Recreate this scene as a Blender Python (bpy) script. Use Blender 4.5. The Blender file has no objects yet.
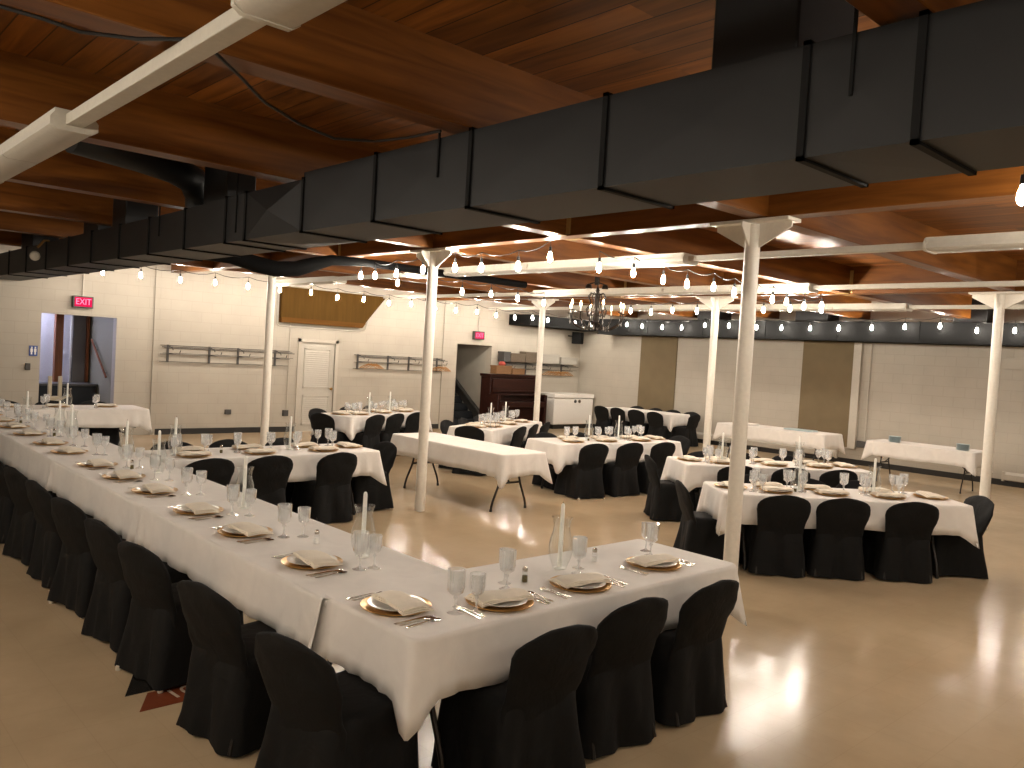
import bpy, math, random
from mathutils import Vector, Matrix
random.seed(7)
C = bpy.context.scene.collection
PI = math.pi
sin, cos = math.sin, math.cos

# ------------------------------------------------------------------ materials
def nt(name):
    m = bpy.data.materials.new(name); m.use_nodes = True
    t = m.node_tree; t.nodes.clear()
    o = t.nodes.new('ShaderNodeOutputMaterial')
    return m, t, o

def N(t, kind, **kw):
    n = t.nodes.new('ShaderNode' + kind)
    for k, v in kw.items():
        if k in n.inputs: n.inputs[k].default_value = v
        else: setattr(n, k, v)
    return n

def L(t, a, b): t.links.new(a, b)

def princ(t, o, col=(.8, .8, .8), rough=.5, metal=0., spec=.5):
    b = N(t, 'BsdfPrincipled')
    b.inputs['Base Color'].default_value = (*col, 1)
    b.inputs['Roughness'].default_value = rough
    b.inputs['Metallic'].default_value = metal
    b.inputs['Specular IOR Level'].default_value = spec
    L(t, b.outputs[0], o.inputs[0])
    return b

def coords(t, scale=(1, 1, 1), kind='Object'):
    tc = N(t, 'TexCoord'); mp = N(t, 'Mapping')
    mp.inputs['Scale'].default_value = scale
    L(t, tc.outputs[kind], mp.inputs[0])
    return mp.outputs[0]

def ramp(t, fac, stops):
    r = N(t, 'ValToRGB'); e = r.color_ramp.elements
    while len(e) < len(stops): e.new(.5)
    for el, (p, c) in zip(e, stops): el.position = p; el.color = (*c, 1)
    L(t, fac, r.inputs[0]); return r.outputs[0]

def bump(t, b, h, strength=.3, dist=.01):
    n = N(t, 'Bump'); n.inputs['Strength'].default_value = strength; n.inputs['Distance'].default_value = dist
    L(t, h, n.inputs['Height']); L(t, n.outputs[0], b.inputs['Normal'])

def plain(name, col, rough=.5, metal=0., spec=.5, noise=0., nscale=30.):
    """a surface with slight procedural mottling"""
    m, t, o = nt(name); b = princ(t, o, col, rough, metal, spec)
    n = N(t, 'TexNoise'); n.inputs['Scale'].default_value = nscale; n.inputs['Detail'].default_value = 3
    L(t, coords(t), n.inputs['Vector'])
    k = max(noise, .04)
    lo = tuple(c * (1 - k) for c in col); hi = tuple(min(1, c * (1 + k)) for c in col)
    L(t, ramp(t, n.outputs['Fac'], [(.3, lo), (.7, hi)]), b.inputs['Base Color'])
    if noise > .001: bump(t, b, n.outputs['Fac'], .15, .004)
    return m

def wood(name, dark, light, axis, plank=0., rough=.45, bumpy=.1, spec=.22):
    """stretched grain along axis; plank > 0 adds boards of that width side by side"""
    m, t, o = nt(name); b = princ(t, o, light, rough, 0, spec)
    sc = [9., 9., 9.]; sc[axis] = .7
    v = coords(t, sc)
    if plank:
        tc = N(t, 'TexCoord'); sp = N(t, 'SeparateXYZ'); L(t, tc.outputs['Object'], sp.inputs[0])
        cross = sp.outputs[1 if axis == 0 else 0]; along = sp.outputs[axis]
        d = N(t, 'Math', operation='DIVIDE'); L(t, cross, d.inputs[0]); d.inputs[1].default_value = plank
        fl = N(t, 'Math', operation='FLOOR'); L(t, d.outputs[0], fl.inputs[0])
        fr = N(t, 'Math', operation='FRACT'); L(t, d.outputs[0], fr.inputs[0])
        # board ends: each course shifted, 2.2 m long
        wn0 = N(t, 'TexWhiteNoise', noise_dimensions='1D'); L(t, fl.outputs[0], wn0.inputs['W'])
        ad = N(t, 'Math', operation='MULTIPLY_ADD'); L(t, along, ad.inputs[0]); ad.inputs[1].default_value = .42; L(t, wn0.outputs[0], ad.inputs[2])
        fl2 = N(t, 'Math', operation='FLOOR'); L(t, ad.outputs[0], fl2.inputs[0])
        mx = N(t, 'Math', operation='MULTIPLY_ADD'); L(t, fl2.outputs[0], mx.inputs[0]); mx.inputs[1].default_value = 17.3; L(t, fl.outputs[0], mx.inputs[2])
        wn = N(t, 'TexWhiteNoise', noise_dimensions='1D'); L(t, mx.outputs[0], wn.inputs['W'])
        va = N(t, 'VectorMath', operation='ADD'); cb = N(t, 'CombineXYZ')
        mu = N(t, 'Math', operation='MULTIPLY'); L(t, wn.outputs[0], mu.inputs[0]); mu.inputs[1].default_value = 40
        for i in range(3): L(t, mu.outputs[0], cb.inputs[i])
        L(t, v, va.inputs[0]); L(t, cb.outputs[0], va.inputs[1]); v = va.outputs[0]
    n = N(t, 'TexNoise'); n.inputs['Scale'].default_value = 1.6; n.inputs['Detail'].default_value = 6; n.inputs['Distortion'].default_value = .6
    L(t, v, n.inputs['Vector'])
    c = ramp(t, n.outputs['Fac'], [(.28, dark), (.5, tuple((a + d) / 2 for a, d in zip(dark, light))), (.72, light)])
    if plank:
        hs = N(t, 'HueSaturation'); L(t, c, hs.inputs['Color'])
        vm = N(t, 'MapRange'); L(t, wn.outputs[0], vm.inputs[0]); vm.inputs[3].default_value = .62; vm.inputs[4].default_value = 1.35
        L(t, vm.outputs[0], hs.inputs['Value'])
        gp = N(t, 'Math', operation='LESS_THAN'); L(t, fr.outputs[0], gp.inputs[0]); gp.inputs[1].default_value = .045
        mix = N(t, 'MixRGB'); L(t, gp.outputs[0], mix.inputs[0]); L(t, hs.outputs[0], mix.inputs[1]); mix.inputs[2].default_value = (*[q * .18 for q in dark], 1)
        c = mix.outputs[0]
    L(t, c, b.inputs['Base Color'])
    bump(t, b, n.outputs['Fac'], bumpy, .004)
    return m

def block_wall(name, col, plane, strength=.25):
    """painted concrete block: running-bond joints in relief"""
    m, t, o = nt(name); b = princ(t, o, col, .55, 0, .35)
    tc = N(t, 'TexCoord'); sp = N(t, 'SeparateXYZ'); cb = N(t, 'CombineXYZ')
    L(t, tc.outputs['Object'], sp.inputs[0])
    L(t, sp.outputs[0 if plane == 'x' else 1], cb.inputs[0]); L(t, sp.outputs[2], cb.inputs[1])
    br = N(t, 'TexBrick'); L(t, cb.outputs[0], br.inputs['Vector'])
    br.inputs['Scale'].default_value = 1.; br.inputs['Brick Width'].default_value = .406; br.inputs['Row Height'].default_value = .203
    br.inputs['Mortar Size'].default_value = .006; br.inputs['Mortar Smooth'].default_value = .6
    br.inputs['Color1'].default_value = (1, 1, 1, 1); br.inputs['Color2'].default_value = (.93, .93, .93, 1); br.inputs['Mortar'].default_value = (.25, .25, .25, 1)
    n = N(t, 'TexNoise'); n.inputs['Scale'].default_value = 2.2; n.inputs['Detail'].default_value = 5
    L(t, tc.outputs['Object'], n.inputs['Vector'])
    c = ramp(t, n.outputs['Fac'], [(.25, tuple(q * .9 for q in col)), (.75, col)])
    mx = N(t, 'MixRGB', blend_type='MULTIPLY'); mx.inputs[0].default_value = .14; L(t, c, mx.inputs[1]); L(t, br.outputs['Color'], mx.inputs[2])
    L(t, mx.outputs[0], b.inputs['Base Color'])
    bump(t, b, br.outputs['Color'], strength, .008)
    return m

def glow(name, col, strength):
    m, t, o = nt(name); e = N(t, 'Emission'); e.inputs[0].default_value = (*col, 1); e.inputs[1].default_value = strength
    L(t, e.outputs[0], o.inputs[0]); return m

def glass(name, tint=(.97, .98, .98), milk=.06, rough=.03, facing=.22):
    m, t, o = nt(name)
    tr = N(t, 'BsdfTransparent'); tr.inputs[0].default_value = (*tint, 1)
    gl = N(t, 'BsdfGlossy'); gl.inputs[0].default_value = (1, 1, 1, 1); gl.inputs[1].default_value = rough
    df = N(t, 'BsdfDiffuse'); df.inputs[0].default_value = (.9, .9, .9, 1)
    lw = N(t, 'LayerWeight'); lw.inputs[0].default_value = facing
    m1 = N(t, 'MixShader'); m1.inputs[0].default_value = milk; L(t, tr.outputs[0], m1.inputs[1]); L(t, df.outputs[0], m1.inputs[2])
    m2 = N(t, 'MixShader'); L(t, lw.outputs['Facing'], m2.inputs[0]); L(t, m1.outputs[0], m2.inputs[1]); L(t, gl.outputs[0], m2.inputs[2])
    L(t, m2.outputs[0], o.inputs[0]); return m

def fabric(name, col, rough=.9, fold=.25, fscale=9., sheen=.0):
    m, t, o = nt(name); b = princ(t, o, col, rough, 0, .2)
    if sheen: b.inputs['Sheen Weight'].default_value = sheen
    v = coords(t)
    n = N(t, 'TexNoise'); n.inputs['Scale'].default_value = fscale; n.inputs['Detail'].default_value = 4; n.inputs['Distortion'].default_value = .8
    L(t, v, n.inputs['Vector'])
    L(t, ramp(t, n.outputs['Fac'], [(.3, tuple(q * .93 for q in col)), (.7, col)]), b.inputs['Base Color'])
    bump(t, b, n.outputs['Fac'], fold, .012)
    return m

def floor_mat():
    m, t, o = nt('waxed_vinyl_tile'); b = princ(t, o, (.45, .33, .21), .16, 0, .10)
    tc = N(t, 'TexCoord')
    n = N(t, 'TexNoise'); n.inputs['Scale'].default_value = 1.1; n.inputs['Detail'].default_value = 7; n.inputs['Roughness'].default_value = .65
    L(t, tc.outputs['Object'], n.inputs['Vector'])
    c = ramp(t, n.outputs['Fac'], [(.25, (.40, .305, .19)), (.5, (.46, .355, .225)), (.75, (.52, .40, .26))])
    br = N(t, 'TexBrick'); L(t, tc.outputs['Object'], br.inputs['Vector'])
    br.offset = 0; br.inputs['Scale'].default_value = 1; br.inputs['Brick Width'].default_value = .305; br.inputs['Row Height'].default_value = .305
    br.inputs['Mortar Size'].default_value = .0022
    br.inputs['Color1'].default_value = (1, 1, 1, 1); br.inputs['Color2'].default_value = (.975, .975, .97, 1); br.inputs['Mortar'].default_value = (.90, .89, .88, 1)
    mx = N(t, 'MixRGB', blend_type='MULTIPLY'); mx.inputs[0].default_value = .8; L(t, c, mx.inputs[1]); L(t, br.outputs['Color'], mx.inputs[2])
    # flecks and scuffs of the vinyl
    mp = N(t, 'Mapping'); mp.inputs['Scale'].default_value = (26, 8, 1); mp.inputs['Rotation'].default_value = (0, 0, .6); L(t, tc.outputs['Object'], mp.inputs[0])
    s = N(t, 'TexNoise'); s.inputs['Scale'].default_value = 1.; s.inputs['Detail'].default_value = 2; L(t, mp.outputs[0], s.inputs['Vector'])
    sf = N(t, 'MapRange'); L(t, s.outputs['Fac'], sf.inputs[0]); sf.inputs[1].default_value = .68; sf.inputs[2].default_value = .76
    m2 = N(t, 'MixRGB'); fm = N(t, 'Math', operation='MULTIPLY'); L(t, sf.outputs[0], fm.inputs[0]); fm.inputs[1].default_value = .35
    L(t, fm.outputs[0], m2.inputs[0]); L(t, mx.outputs[0], m2.inputs[1]); m2.inputs[2].default_value = (.50, .38, .24, 1)
    L(t, m2.outputs[0], b.inputs['Base Color'])
    r = N(t, 'TexNoise'); r.inputs['Scale'].default_value = 5; r.inputs['Detail'].default_value = 5; L(t, tc.outputs['Object'], r.inputs['Vector'])
    rm = N(t, 'MapRange'); L(t, r.outputs['Fac'], rm.inputs[0]); rm.inputs[3].default_value = .10; rm.inputs[4].default_value = .24
    L(t, rm.outputs[0], b.inputs['Roughness'])
    w = N(t, 'TexNoise'); w.inputs['Scale'].default_value = 12; w.inputs['Detail'].default_value = 5; w.inputs['Roughness'].default_value = .6; L(t, tc.outputs['Object'], w.inputs['Vector'])
    bump(t, b, w.outputs['Fac'], .085, .012)
    return m

M = dict(
    floor=floor_mat(),
    wall_x=block_wall('painted_block_long_wall', (.425, .385, .32), 'x', .18),
    wall_y=block_wall('painted_block_side_wall', (.44, .40, .335), 'y', .4),
    tan=plain('olive_tan_panel', (.16, .118, .062), .8, noise=.06, nscale=3),
    trim=plain('cream_paint', (.46, .42, .355), .45),
    base=plain('black_vinyl_base', (.012, .011, .010), .45),
    deck=wood('stained_deck_boards', (.090, .028, .005), (.29, .105, .019), 1, .19, .4),
    beamx=wood('glulam_across', (.085, .027, .005), (.20, .072, .0125), 0, 0, .38),
    beamy=wood('glulam_along', (.085, .027, .005), (.20, .072, .0125), 1, 0, .38),
    panelwood=wood('stained_panel', (.060, .030, .0065), (.080, .042, .010), 2, 0, .85, .1, .05),
    trimwood=wood('stained_board', (.085, .036, .008), (.12, .055, .014), 0, 0, .8, .1, .05),
    redwood=wood('red_brown_post', (.10, .028, .010), (.22, .075, .024), 2, 0, .4),
    pianowood=wood('dark_walnut', (.013, .004, .003), (.036, .011, .007), 0, 0, .3),
    walldu=plain('matt_black_duct_paint', (.0045, .0045, .0045), .8, 0., .1, noise=.12, nscale=4),
    duct=plain('black_painted_sheet_metal', (.006, .0062, .0064), .5, .0, .35, noise=.12, nscale=4),
    flange=plain('black_flange_tape', (.0045, .0045, .0045), .75, 0, .2),
    colpaint=plain('cream_enamel', (.76, .715, .63), .3),
    cloth=fabric('white_polyester_cloth', (.80, .765, .72), .8, .22, 7.),
    napkin=fabric('white_napkin_linen', (.82, .75, .63), .85, .2, 22.),
    black=fabric('black_polyester_cover', (.0066, .0067, .0068), .75, .8, 7.),
    steel_dark=plain('dark_bronze_steel', (.025, .021, .018), .4, .5),
    white_rubber=plain('ivory_rubber', (.70, .64, .52), .5),
    gold=plain('gold_lacquer', (.58, .33, .09), .34, .7),
    china=plain('white_china', (.82, .79, .73), .15),
    silver=plain('polished_steel', (.62, .58, .53), .16, 1.),
    glass=glass('cut_glass', milk=.24, facing=.34),
    clear=glass('clear_blown_glass', milk=.012, facing=.10),
    wax=plain('white_wax', (.92, .90, .84), .45),
    wick=plain('burnt_wick', (.02, .02, .02), .9),
    salt=plain('salt', (.85, .83, .8), .9), pepper=plain('ground_pepper', (.10, .075, .02), .9, noise=.3, nscale=300),
    grey=plain('grey_metal', (.065, .062, .058), .5, .3), greydark=plain('dark_grey_plastic', (.05, .048, .045), .5),
    fixture=plain('white_enamel_steel', (.47, .44, .37), .5, 0, .2), diffuser=plain('acrylic_diffuser', (.44, .41, .35), .45, 0, .25),
    white=plain('white_enamel', (.72, .70, .66), .35),
    doorwhite=plain('door_paint', (.47, .44, .38), .5),
    brass=plain('aged_brass', (.35, .2, .06), .35, .9),
    bulb=glow('lit_bulb', (1., .90, .77), 112.), socket=plain('black_socket', (.008, .008, .008), .5),
    candlebulb=glow('lit_candle_bulb', (1., .56, .24), 11.),
    exitface=glow('exit_face', (1., .018, .11), .17), exitletter=glow('exit_letters', (1., .20, .32), .42),
    blue=plain('blue_sign_plastic', (.035, .075, .28), .5), signwhite=plain('sign_white', (.8, .8, .78), .5),
    iron=plain('black_wrought_iron', (.022, .017, .013), .45, .6),
    card=plain('brown_cardboard', (.10, .075, .05), .8, noise=.1), cardtan=plain('tan_woven_basket', (.17, .085, .033), .8, noise=.2, nscale=60),
    whitebox=plain('white_carton', (.33, .31, .27), .7), red=plain('red_cloth', (.32, .05, .035), .8),
    hanger=plain('varnished_wood_hanger', (.30, .14, .035), .4), galv=plain('galvanised_hanger', (.40, .25, .08), .5, .2),
    navy=plain('dark_blue_grey_carpet', (.013, .016, .02), .9, noise=.2, nscale=80),
    lobby=plain('pale_lobby_paint', (.62, .60, .60), .6), greywall=plain('grey_stair_paint', (.42, .39, .33), .6, noise=.05, nscale=3),
    drab=plain('drab_block_paint', (.22, .205, .15), .7),
    darkpanel=plain('dark_grey_door', (.10, .09, .085), .5), beige=plain('beige_vinyl', (.42, .36, .25), .5),
    redfloor=plain('brick_red_inlay', (.19, .047, .019), .25), blackfloor=plain('black_inlay', (.014, .012, .010), .25), whitefloor=plain('white_inlay', (.52, .42, .32), .3),
    plastic_blue=plain('pale_blue_plastic', (.42, .52, .55), .3),
    coolglow=glow('cool_ceiling_tube', (.66, .70, 1.), 14.),
)

# ------------------------------------------------------------------ mesh builder
class MB:
    def __init__(s): s.v = []; s.f = []; s.fm = []; s.cur = 0
    def add(s, vs, fs):
        b = len(s.v); s.v += [tuple(p) for p in vs]
        for f in fs: s.f.append(tuple(i + b for i in f)); s.fm.append(s.cur)
        return s
    def box(s, x0, x1, y0, y1, z0, z1):
        v = [(x, y, z) for z in (z0, z1) for y in (y0, y1) for x in (x0, x1)]
        return s.add(v, [(0, 2, 3, 1), (4, 5, 7, 6), (0, 1, 5, 4), (2, 6, 7, 3), (1, 3, 7, 5), (0, 4, 6, 2)])
    def loft(s, rings, cap=(True, True), closed=True):
        n = len(rings[0]); v = [p for r in rings for p in r]; f = []
        for i in range(len(rings) - 1):
            for j in range(n if closed else n - 1):
                k = (j + 1) % n
                f.append((i * n + j, i * n + k, (i + 1) * n + k, (i + 1) * n + j))
        if cap[0]: f.append(tuple(range(n - 1, -1, -1)))
        if cap[1]: f.append(tuple(range((len(rings) - 1) * n, len(rings) * n)))
        return s.add(v, f)
    def lathe(s, prof, seg=16, at=(0, 0, 0), cap=(True, True)):
        return s.loft([[(at[0] + r * cos(2 * PI * j / seg), at[1] + r * sin(2 * PI * j / seg), at[2] + z) for j in range(seg)] for r, z in prof], cap)
    def tube(s, pts, r, seg=8, cap=True):
        pts = [Vector(p) for p in pts]; n = len(pts); rr = r if isinstance(r, (list, tuple)) else [r] * n
        rings = []; up = None
        for i, p in enumerate(pts):
            d = (pts[min(i + 1, n - 1)] - pts[max(i - 1, 0)]).normalized()
            if up is None:
                up = Vector((0, 0, 1)) if abs(d.z) < .9 else Vector((1, 0, 0))
            a = d.cross(up).normalized(); b = a.cross(d).normalized(); up = b
            rings.append([tuple(p + (a * cos(2 * PI * j / seg) + b * sin(2 * PI * j / seg)) * rr[i]) for j in range(seg)])
        return s.loft(rings, (cap, cap))
    def sphere(s, c, r, seg=10, rings=6, sz=1.):
        pr = [(max(r * sin(PI * i / rings), 1e-4), -r * cos(PI * i / rings) * sz) for i in range(rings + 1)]
        return s.lathe(pr, seg, c)
    def prism(s, poly, z0, z1):
        n = len(poly)
        return s.loft([[(x, y, z0) for x, y in poly], [(x, y, z1) for x, y in poly]])
    def mesh(s, name, mats, sharp=40):
        me = bpy.data.meshes.new(name); me.from_pydata(s.v, [], s.f); me.update()
        for m in (mats if isinstance(mats, (list, tuple)) else [mats]): me.materials.append(m)
        me.polygons.foreach_set('material_index', s.fm)
        me.polygons.foreach_set('use_smooth', [True] * len(me.polygons))
        import bmesh
        bm = bmesh.new(); bm.from_mesh(me); bmesh.ops.recalc_face_normals(bm, faces=bm.faces); bm.to_mesh(me); bm.free()
        me.set_sharp_from_angle(angle=math.radians(sharp))
        return me
    def build(s, name, mats, parent=None, bevel=0., sharp=40, loc=None):
        o = bpy.data.objects.new(name, s.mesh(name, mats, sharp)); C.objects.link(o)
        if parent: o.parent = parent
        if loc: o.location = loc
        if bevel:
            b = o.modifiers.new('bevel', 'BEVEL'); b.width = bevel; b.segments = 2; b.limit_method = 'ANGLE'; b.angle_limit = math.radians(50)
        return o

def tag(o, label=None, cat=None, group=None, kind=None):
    if label: o['label'] = label
    if cat: o['category'] = cat
    if group: o['group'] = group
    if kind: o['kind'] = kind
    return o
def thing(name, loc, rz, label, cat, group=None):
    o = bpy.data.objects.new(name, None); C.objects.link(o); o.location = loc; o.rotation_euler = (0, 0, rz); o.empty_display_size = .1
    return tag(o, label, cat, group)
def copy_tree(o, parent=None):
    kids = list(o.children)
    c = o.copy(); C.objects.link(c)
    if parent: c.parent = parent
    for k in kids: copy_tree(k, c)
    return c
def B(*a): return MB().box(*a)
def struct(o): o['kind'] = 'structure'; return o
ORD = ['', 'first', 'second', 'third', 'fourth', 'fifth', 'sixth', 'seventh', 'eighth', 'ninth', 'tenth', 'eleventh', 'twelfth', 'thirteenth', 'fourteenth', 'fifteenth', 'sixteenth', 'seventeenth', 'eighteenth', 'nineteenth', 'twentieth']

# ------------------------------------------------------------------ room shell
X0, X1, Y0, Y1, ZD = -1.6, 17.65, -2.2, 16.3, 3.56
struct(B(X0 - .2, X1 + .2, Y0 - .2, Y1 + 3.2, -.12, 0).build('floor', M['floor']))
struct(B(X0 - .2, X1 + .2, Y0 - .2, Y1 + .2, ZD, ZD + .15).build('ceiling', M['deck']))
# long wall with the two openings and the white door's opening, as one wall with holes
wb = MB()
for x0, x1, z0, z1 in [(X0, 3.66, 0, ZD), (3.66, 4.91, 2.205, ZD), (4.91, 8.70, 0, ZD), (8.70, 9.55, 1.97, ZD), (9.55, 13.03, 0, ZD), (13.03, 14.22, 2.155, ZD), (14.22, X1, 0, ZD)]:
    wb.box(x0, x1, Y1, Y1 + .2, z0, z1)
struct(wb.build('wall_back', M['wall_x']))
struct(B(X1, X1 + .2, Y0, Y1 + .2, 0, ZD).build('wall_right', M['wall_y']))
struct(B(X0 - .2, X0, Y0, Y1 + .2, 0, ZD).build('wall_left', M['wall_y']))
struct(B(X0 - .2, X1 + .2, Y0 - .2, Y0, 0, ZD).build('wall_front', M['wall_x']))
# pilasters on the long wall and at the tan panel
struct(B(5.575, 5.67, Y1 - .03, Y1 + .02, 0, ZD).build('trim_1', M['wall_x']))
struct(B(12.58, 13.03, Y1 - .03, Y1 + .02, 0, ZD).build('trim_2', M['wall_x']))
struct(B(X1 - .09, X1 + .02, 7.98, 8.15, .34, 2.75).build('trim_3', M['trim'], bevel=.006))
# baseboards
for i, (x0, x1) in enumerate([(X0, 3.66), (4.91, 4.93), (5.67, 8.62), (9.63, 12.58), (14.22, X1)]):
    struct(B(x0, x1, Y1 - .012, Y1 + .01, 0, .115).build('baseboard_back' + '_abcde'[0] * 0 + ('' if i == 0 else f'_{i}'), M['base']))
struct(B(X1 - .012, X1 + .01, Y0, Y1, 0, .115).build('baseboard_right', M['base']))
# tan wall panels on the right wall
for i, (y0, y1) in enumerate([(12.87, 14.06), (8.16, 9.36)]):
    o = B(X1 - .03, X1 + .005, y0, y1, .36, 2.72).build('wall_panel', M['tan'], bevel=.004)
    tag(o, ['olive tan wall panel behind the chairs of the far corner table', 'olive tan wall panel left of the white upright and conduit'][i], 'wall panel', 'tan wall panels')
# ceiling beams
for i, y in enumerate([-.9, 1.22, 3.58, 5.78, 7.97, 10.12, 12.2, 14.35]):
    struct(B(X0, X1, y - .09, y + .09, 3.16, ZD + .02).build(f'trim_{10 + i}', M['beamx'], bevel=.006))
for i, x in enumerate([-.2, 5.94, 12.05]):
    struct(B(x - .085, x + .085, Y0, Y1, 3.155, ZD + .02).build(f'trim_{30 + i}', M['beamy'], bevel=.006))
# joist hangers where cross beams meet the long beams
for x in (5.94, 12.05):
    for y in (5.78, 10.12):
        for sx in (-1, 1):
            h = MB(); xa = x + sx * .085
            for sy in (-1, 1):
                h.box(min(xa, xa + sx * .012), max(xa, xa + sx * .012), y + sy * .09 - (.05 if sy < 0 else 0), y + sy * .09 + (.05 if sy > 0 else 0), 3.17, 3.5)
            h.box(min(xa, xa + sx * .08), max(xa, xa + sx * .08), y - .092, y + .092, 3.154, 3.162)
            where = 'near' if x < 8 else 'far'
            tag(h.build('joist_hanger', M['galv']), f"yellowish joist hanger on the {where} long beam, {'left' if y > 8 else 'right'} crossing, {'near' if sx < 0 else 'far'} face", 'joist hanger', 'joist hangers')

# ------------------------------------------------------------------ camera
cam = bpy.data.cameras.new('camera'); co = bpy.data.objects.new('camera', cam); C.objects.link(co)
f_, yaw, pit, rol = 819.59, .744352, -.0354166, .0585853
fw = Vector((sin(yaw) * cos(pit), cos(yaw) * cos(pit), sin(pit)))
r0 = Vector((cos(yaw), -sin(yaw), 0)); u0 = r0.cross(fw)
rr_ = cos(rol) * r0 + sin(rol) * u0; uu = -sin(rol) * r0 + cos(rol) * u0
co.matrix_world = Matrix(((rr_.x, uu.x, -fw.x, 0), (rr_.y, uu.y, -fw.y, 0), (rr_.z, uu.z, -fw.z, 1.95), (0, 0, 0, 1)))
cam.sensor_width = 36; cam.lens = f_ / 1024 * 36; cam.clip_start = .05
bpy.context.scene.camera = co
bpy.context.scene.render.resolution_x = 1024; bpy.context.scene.render.resolution_y = 768

# ------------------------------------------------------------------ columns
def column(x, y, label, first=[]):
    if first:
        c = copy_tree(first[0]); c.location = (x, y, 0); c['label'] = label; return c
    t = thing('support_column', (x, y, 0), 0, label, 'column', 'white steel columns')
    MB().lathe([(.062, 0), (.062, 3.12)], 24).build('pipe_shaft', M['colpaint'], t)
    MB().box(-.10, .10, -.36, .36, 3.125, 3.153).build('cap_plate', M['colpaint'], t, bevel=.004)
    for k, (dx, dy, l) in enumerate([(0, 1, .34), (0, -1, .34), (-1, 0, .18), (1, 0, .18)]):
        g = MB(); a, b = .055, l
        pr = [(a, 2.93), (b, 3.085), (b, 3.125), (a, 3.125)]
        w = .008
        if dx: g.loft([[(dx * p, -w, z) for p, z in pr], [(dx * p, w, z) for p, z in pr]])
        else: g.loft([[(-w, dy * p, z) for p, z in pr], [(w, dy * p, z) for p, z in pr]])
        g.build('gusset', M['colpaint'], t)
    first.append(t); return t
column(5.94, 12.18, 'white round column beside the white door, leftmost of the columns')
column(5.94, 7.97, 'white round column standing at the left end of the empty table')
column(5.94, 3.66, 'thick white round column nearest the camera, at the corner of the front table')
column(12.05, 12.27, 'slim white round column in front of the piano')
column(12.05, 8.05, 'slim white round column before the two wall buffet tables')
column(12.05, 3.68, 'white round column at the right edge near the second buffet table')

# ------------------------------------------------------------------ big black duct under the beams
duct = thing('air_duct', (0, 0, 0), 0, 'long black rectangular air duct hung under the beams across the room', 'air duct')
JY = [-2.2, 1.14, 1.545, 2.51, 3.46, 4.385, 5.30, 6.22, 6.59, 7.47, 8.39, 9.28, 10.28, 11.23, 12.3, 13.4, 14.5, 16.28]
DX0, DX1, DZ0 = 2.79, 3.31, 2.73
def dtop(y): return 3.14 if y < 5.3 else (3.095 if y < 6.8 else 3.08)
for i in range(len(JY) - 1):
    a, b = JY[i], JY[i + 1]; za, zb = dtop(a + .01), dtop(b - .01)
    m = MB(); nx = 4; mid = (a + b) / 2; bow = .004
    # each face is cross-broken: four triangles raised to a shallow point
    P = [(DX0, a, DZ0), (DX1, a, DZ0), (DX1, b, DZ0), (DX0, b, DZ0), (DX0, a, za), (DX1, a, za), (DX1, b, zb), (DX0, b, zb)]
    bow = .045 if abs(a - 5.3) < .01 else .004
    zc = (DZ0 + (za + zb) / 2) / 2; xc = (DX0 + DX1) / 2
    P += [(DX0 - bow, mid, zc), (DX1 + bow, mid, zc), (xc, mid, DZ0 - bow * .7), (xc, mid, (za + zb) / 2 + bow * .2)]
    F = []
    for q, c in (((0, 3, 7, 4), 8), ((1, 5, 6, 2), 9), ((0, 1, 2, 3), 10), ((4, 7, 6, 5), 11)):
        for k in range(4): F.append((q[k], q[(k + 1) % 4], c))
    m.add(P, F); m.build('duct_section', M['duct'], duct, sharp=1)
for y in JY[1:-1]:
    m = MB(); e = .012; w = .014; zt = dtop(y)
    m.box(DX0 - e, DX0 + .005, y - w, y + w, DZ0 - e, zt + e); m.box(DX1 - .005, DX1 + e, y - w, y + w, DZ0 - e, zt + e)
    m.box(DX0 - e, DX1 + e, y - w, y + w, DZ0 - e, DZ0 + .005); m.box(DX0 - e, DX1 + e, y - w, y + w, zt - .005, zt + e)
    m.build('flange', M['flange'], duct)
for y0, y1, x0, x1 in [(1.62, 2.0, 2.84, 3.28), (6.86, 7.36, 2.90, 3.16), (9.35, 9.80, 2.86, 3.2), (10.3, 10.9, 2.86, 3.2), (13.4, 14.1, 2.86, 3.2)]:
    B(x0, x1, y0, y1, dtop(y0 + .1) - .01, ZD + .005).build('takeoff', M['duct'], duct, bevel=.01)
for y, l in [(3.74, .22), (6.38, .30), (8.1, .2), (1.37, .22)]:
    B(DX0 - .012, DX0 - .002, y - .006, y + .006, dtop(y) - l, ZD).build('hanger_strap', M['flange'], duct)
# round flexible branch toward the near side and the dropped branch toward the far side
MB().tube([(2.98, 7.62, 3.06), (2.96, 7.60, 3.24), (2.86, 7.52, 3.36), (2.66, 7.42, 3.40), (2.3, 7.25, 3.41), (1.75, 7.1, 3.42)], [.13, .13, .13, .125, .12, .11], 14).build('flexible_branch', M['duct'], duct)
MB().tube([(3.25, 9.9, 2.95), (3.8, 9.8, 2.97), (4.2, 9.7, 2.95), (4.5, 9.65, 2.88), (4.75, 9.62, 2.85), (5.0, 9.6, 2.88), (5.25, 9.6, 2.97), (5.5, 9.6, 3.05), (6.0, 9.6, 3.08), (9.0, 9.6, 3.08)], [.10, .10, .10, .10, .10, .10, .09, .07, .055, .055], 14).build('dropped_branch', M['walldu'], duct)

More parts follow.
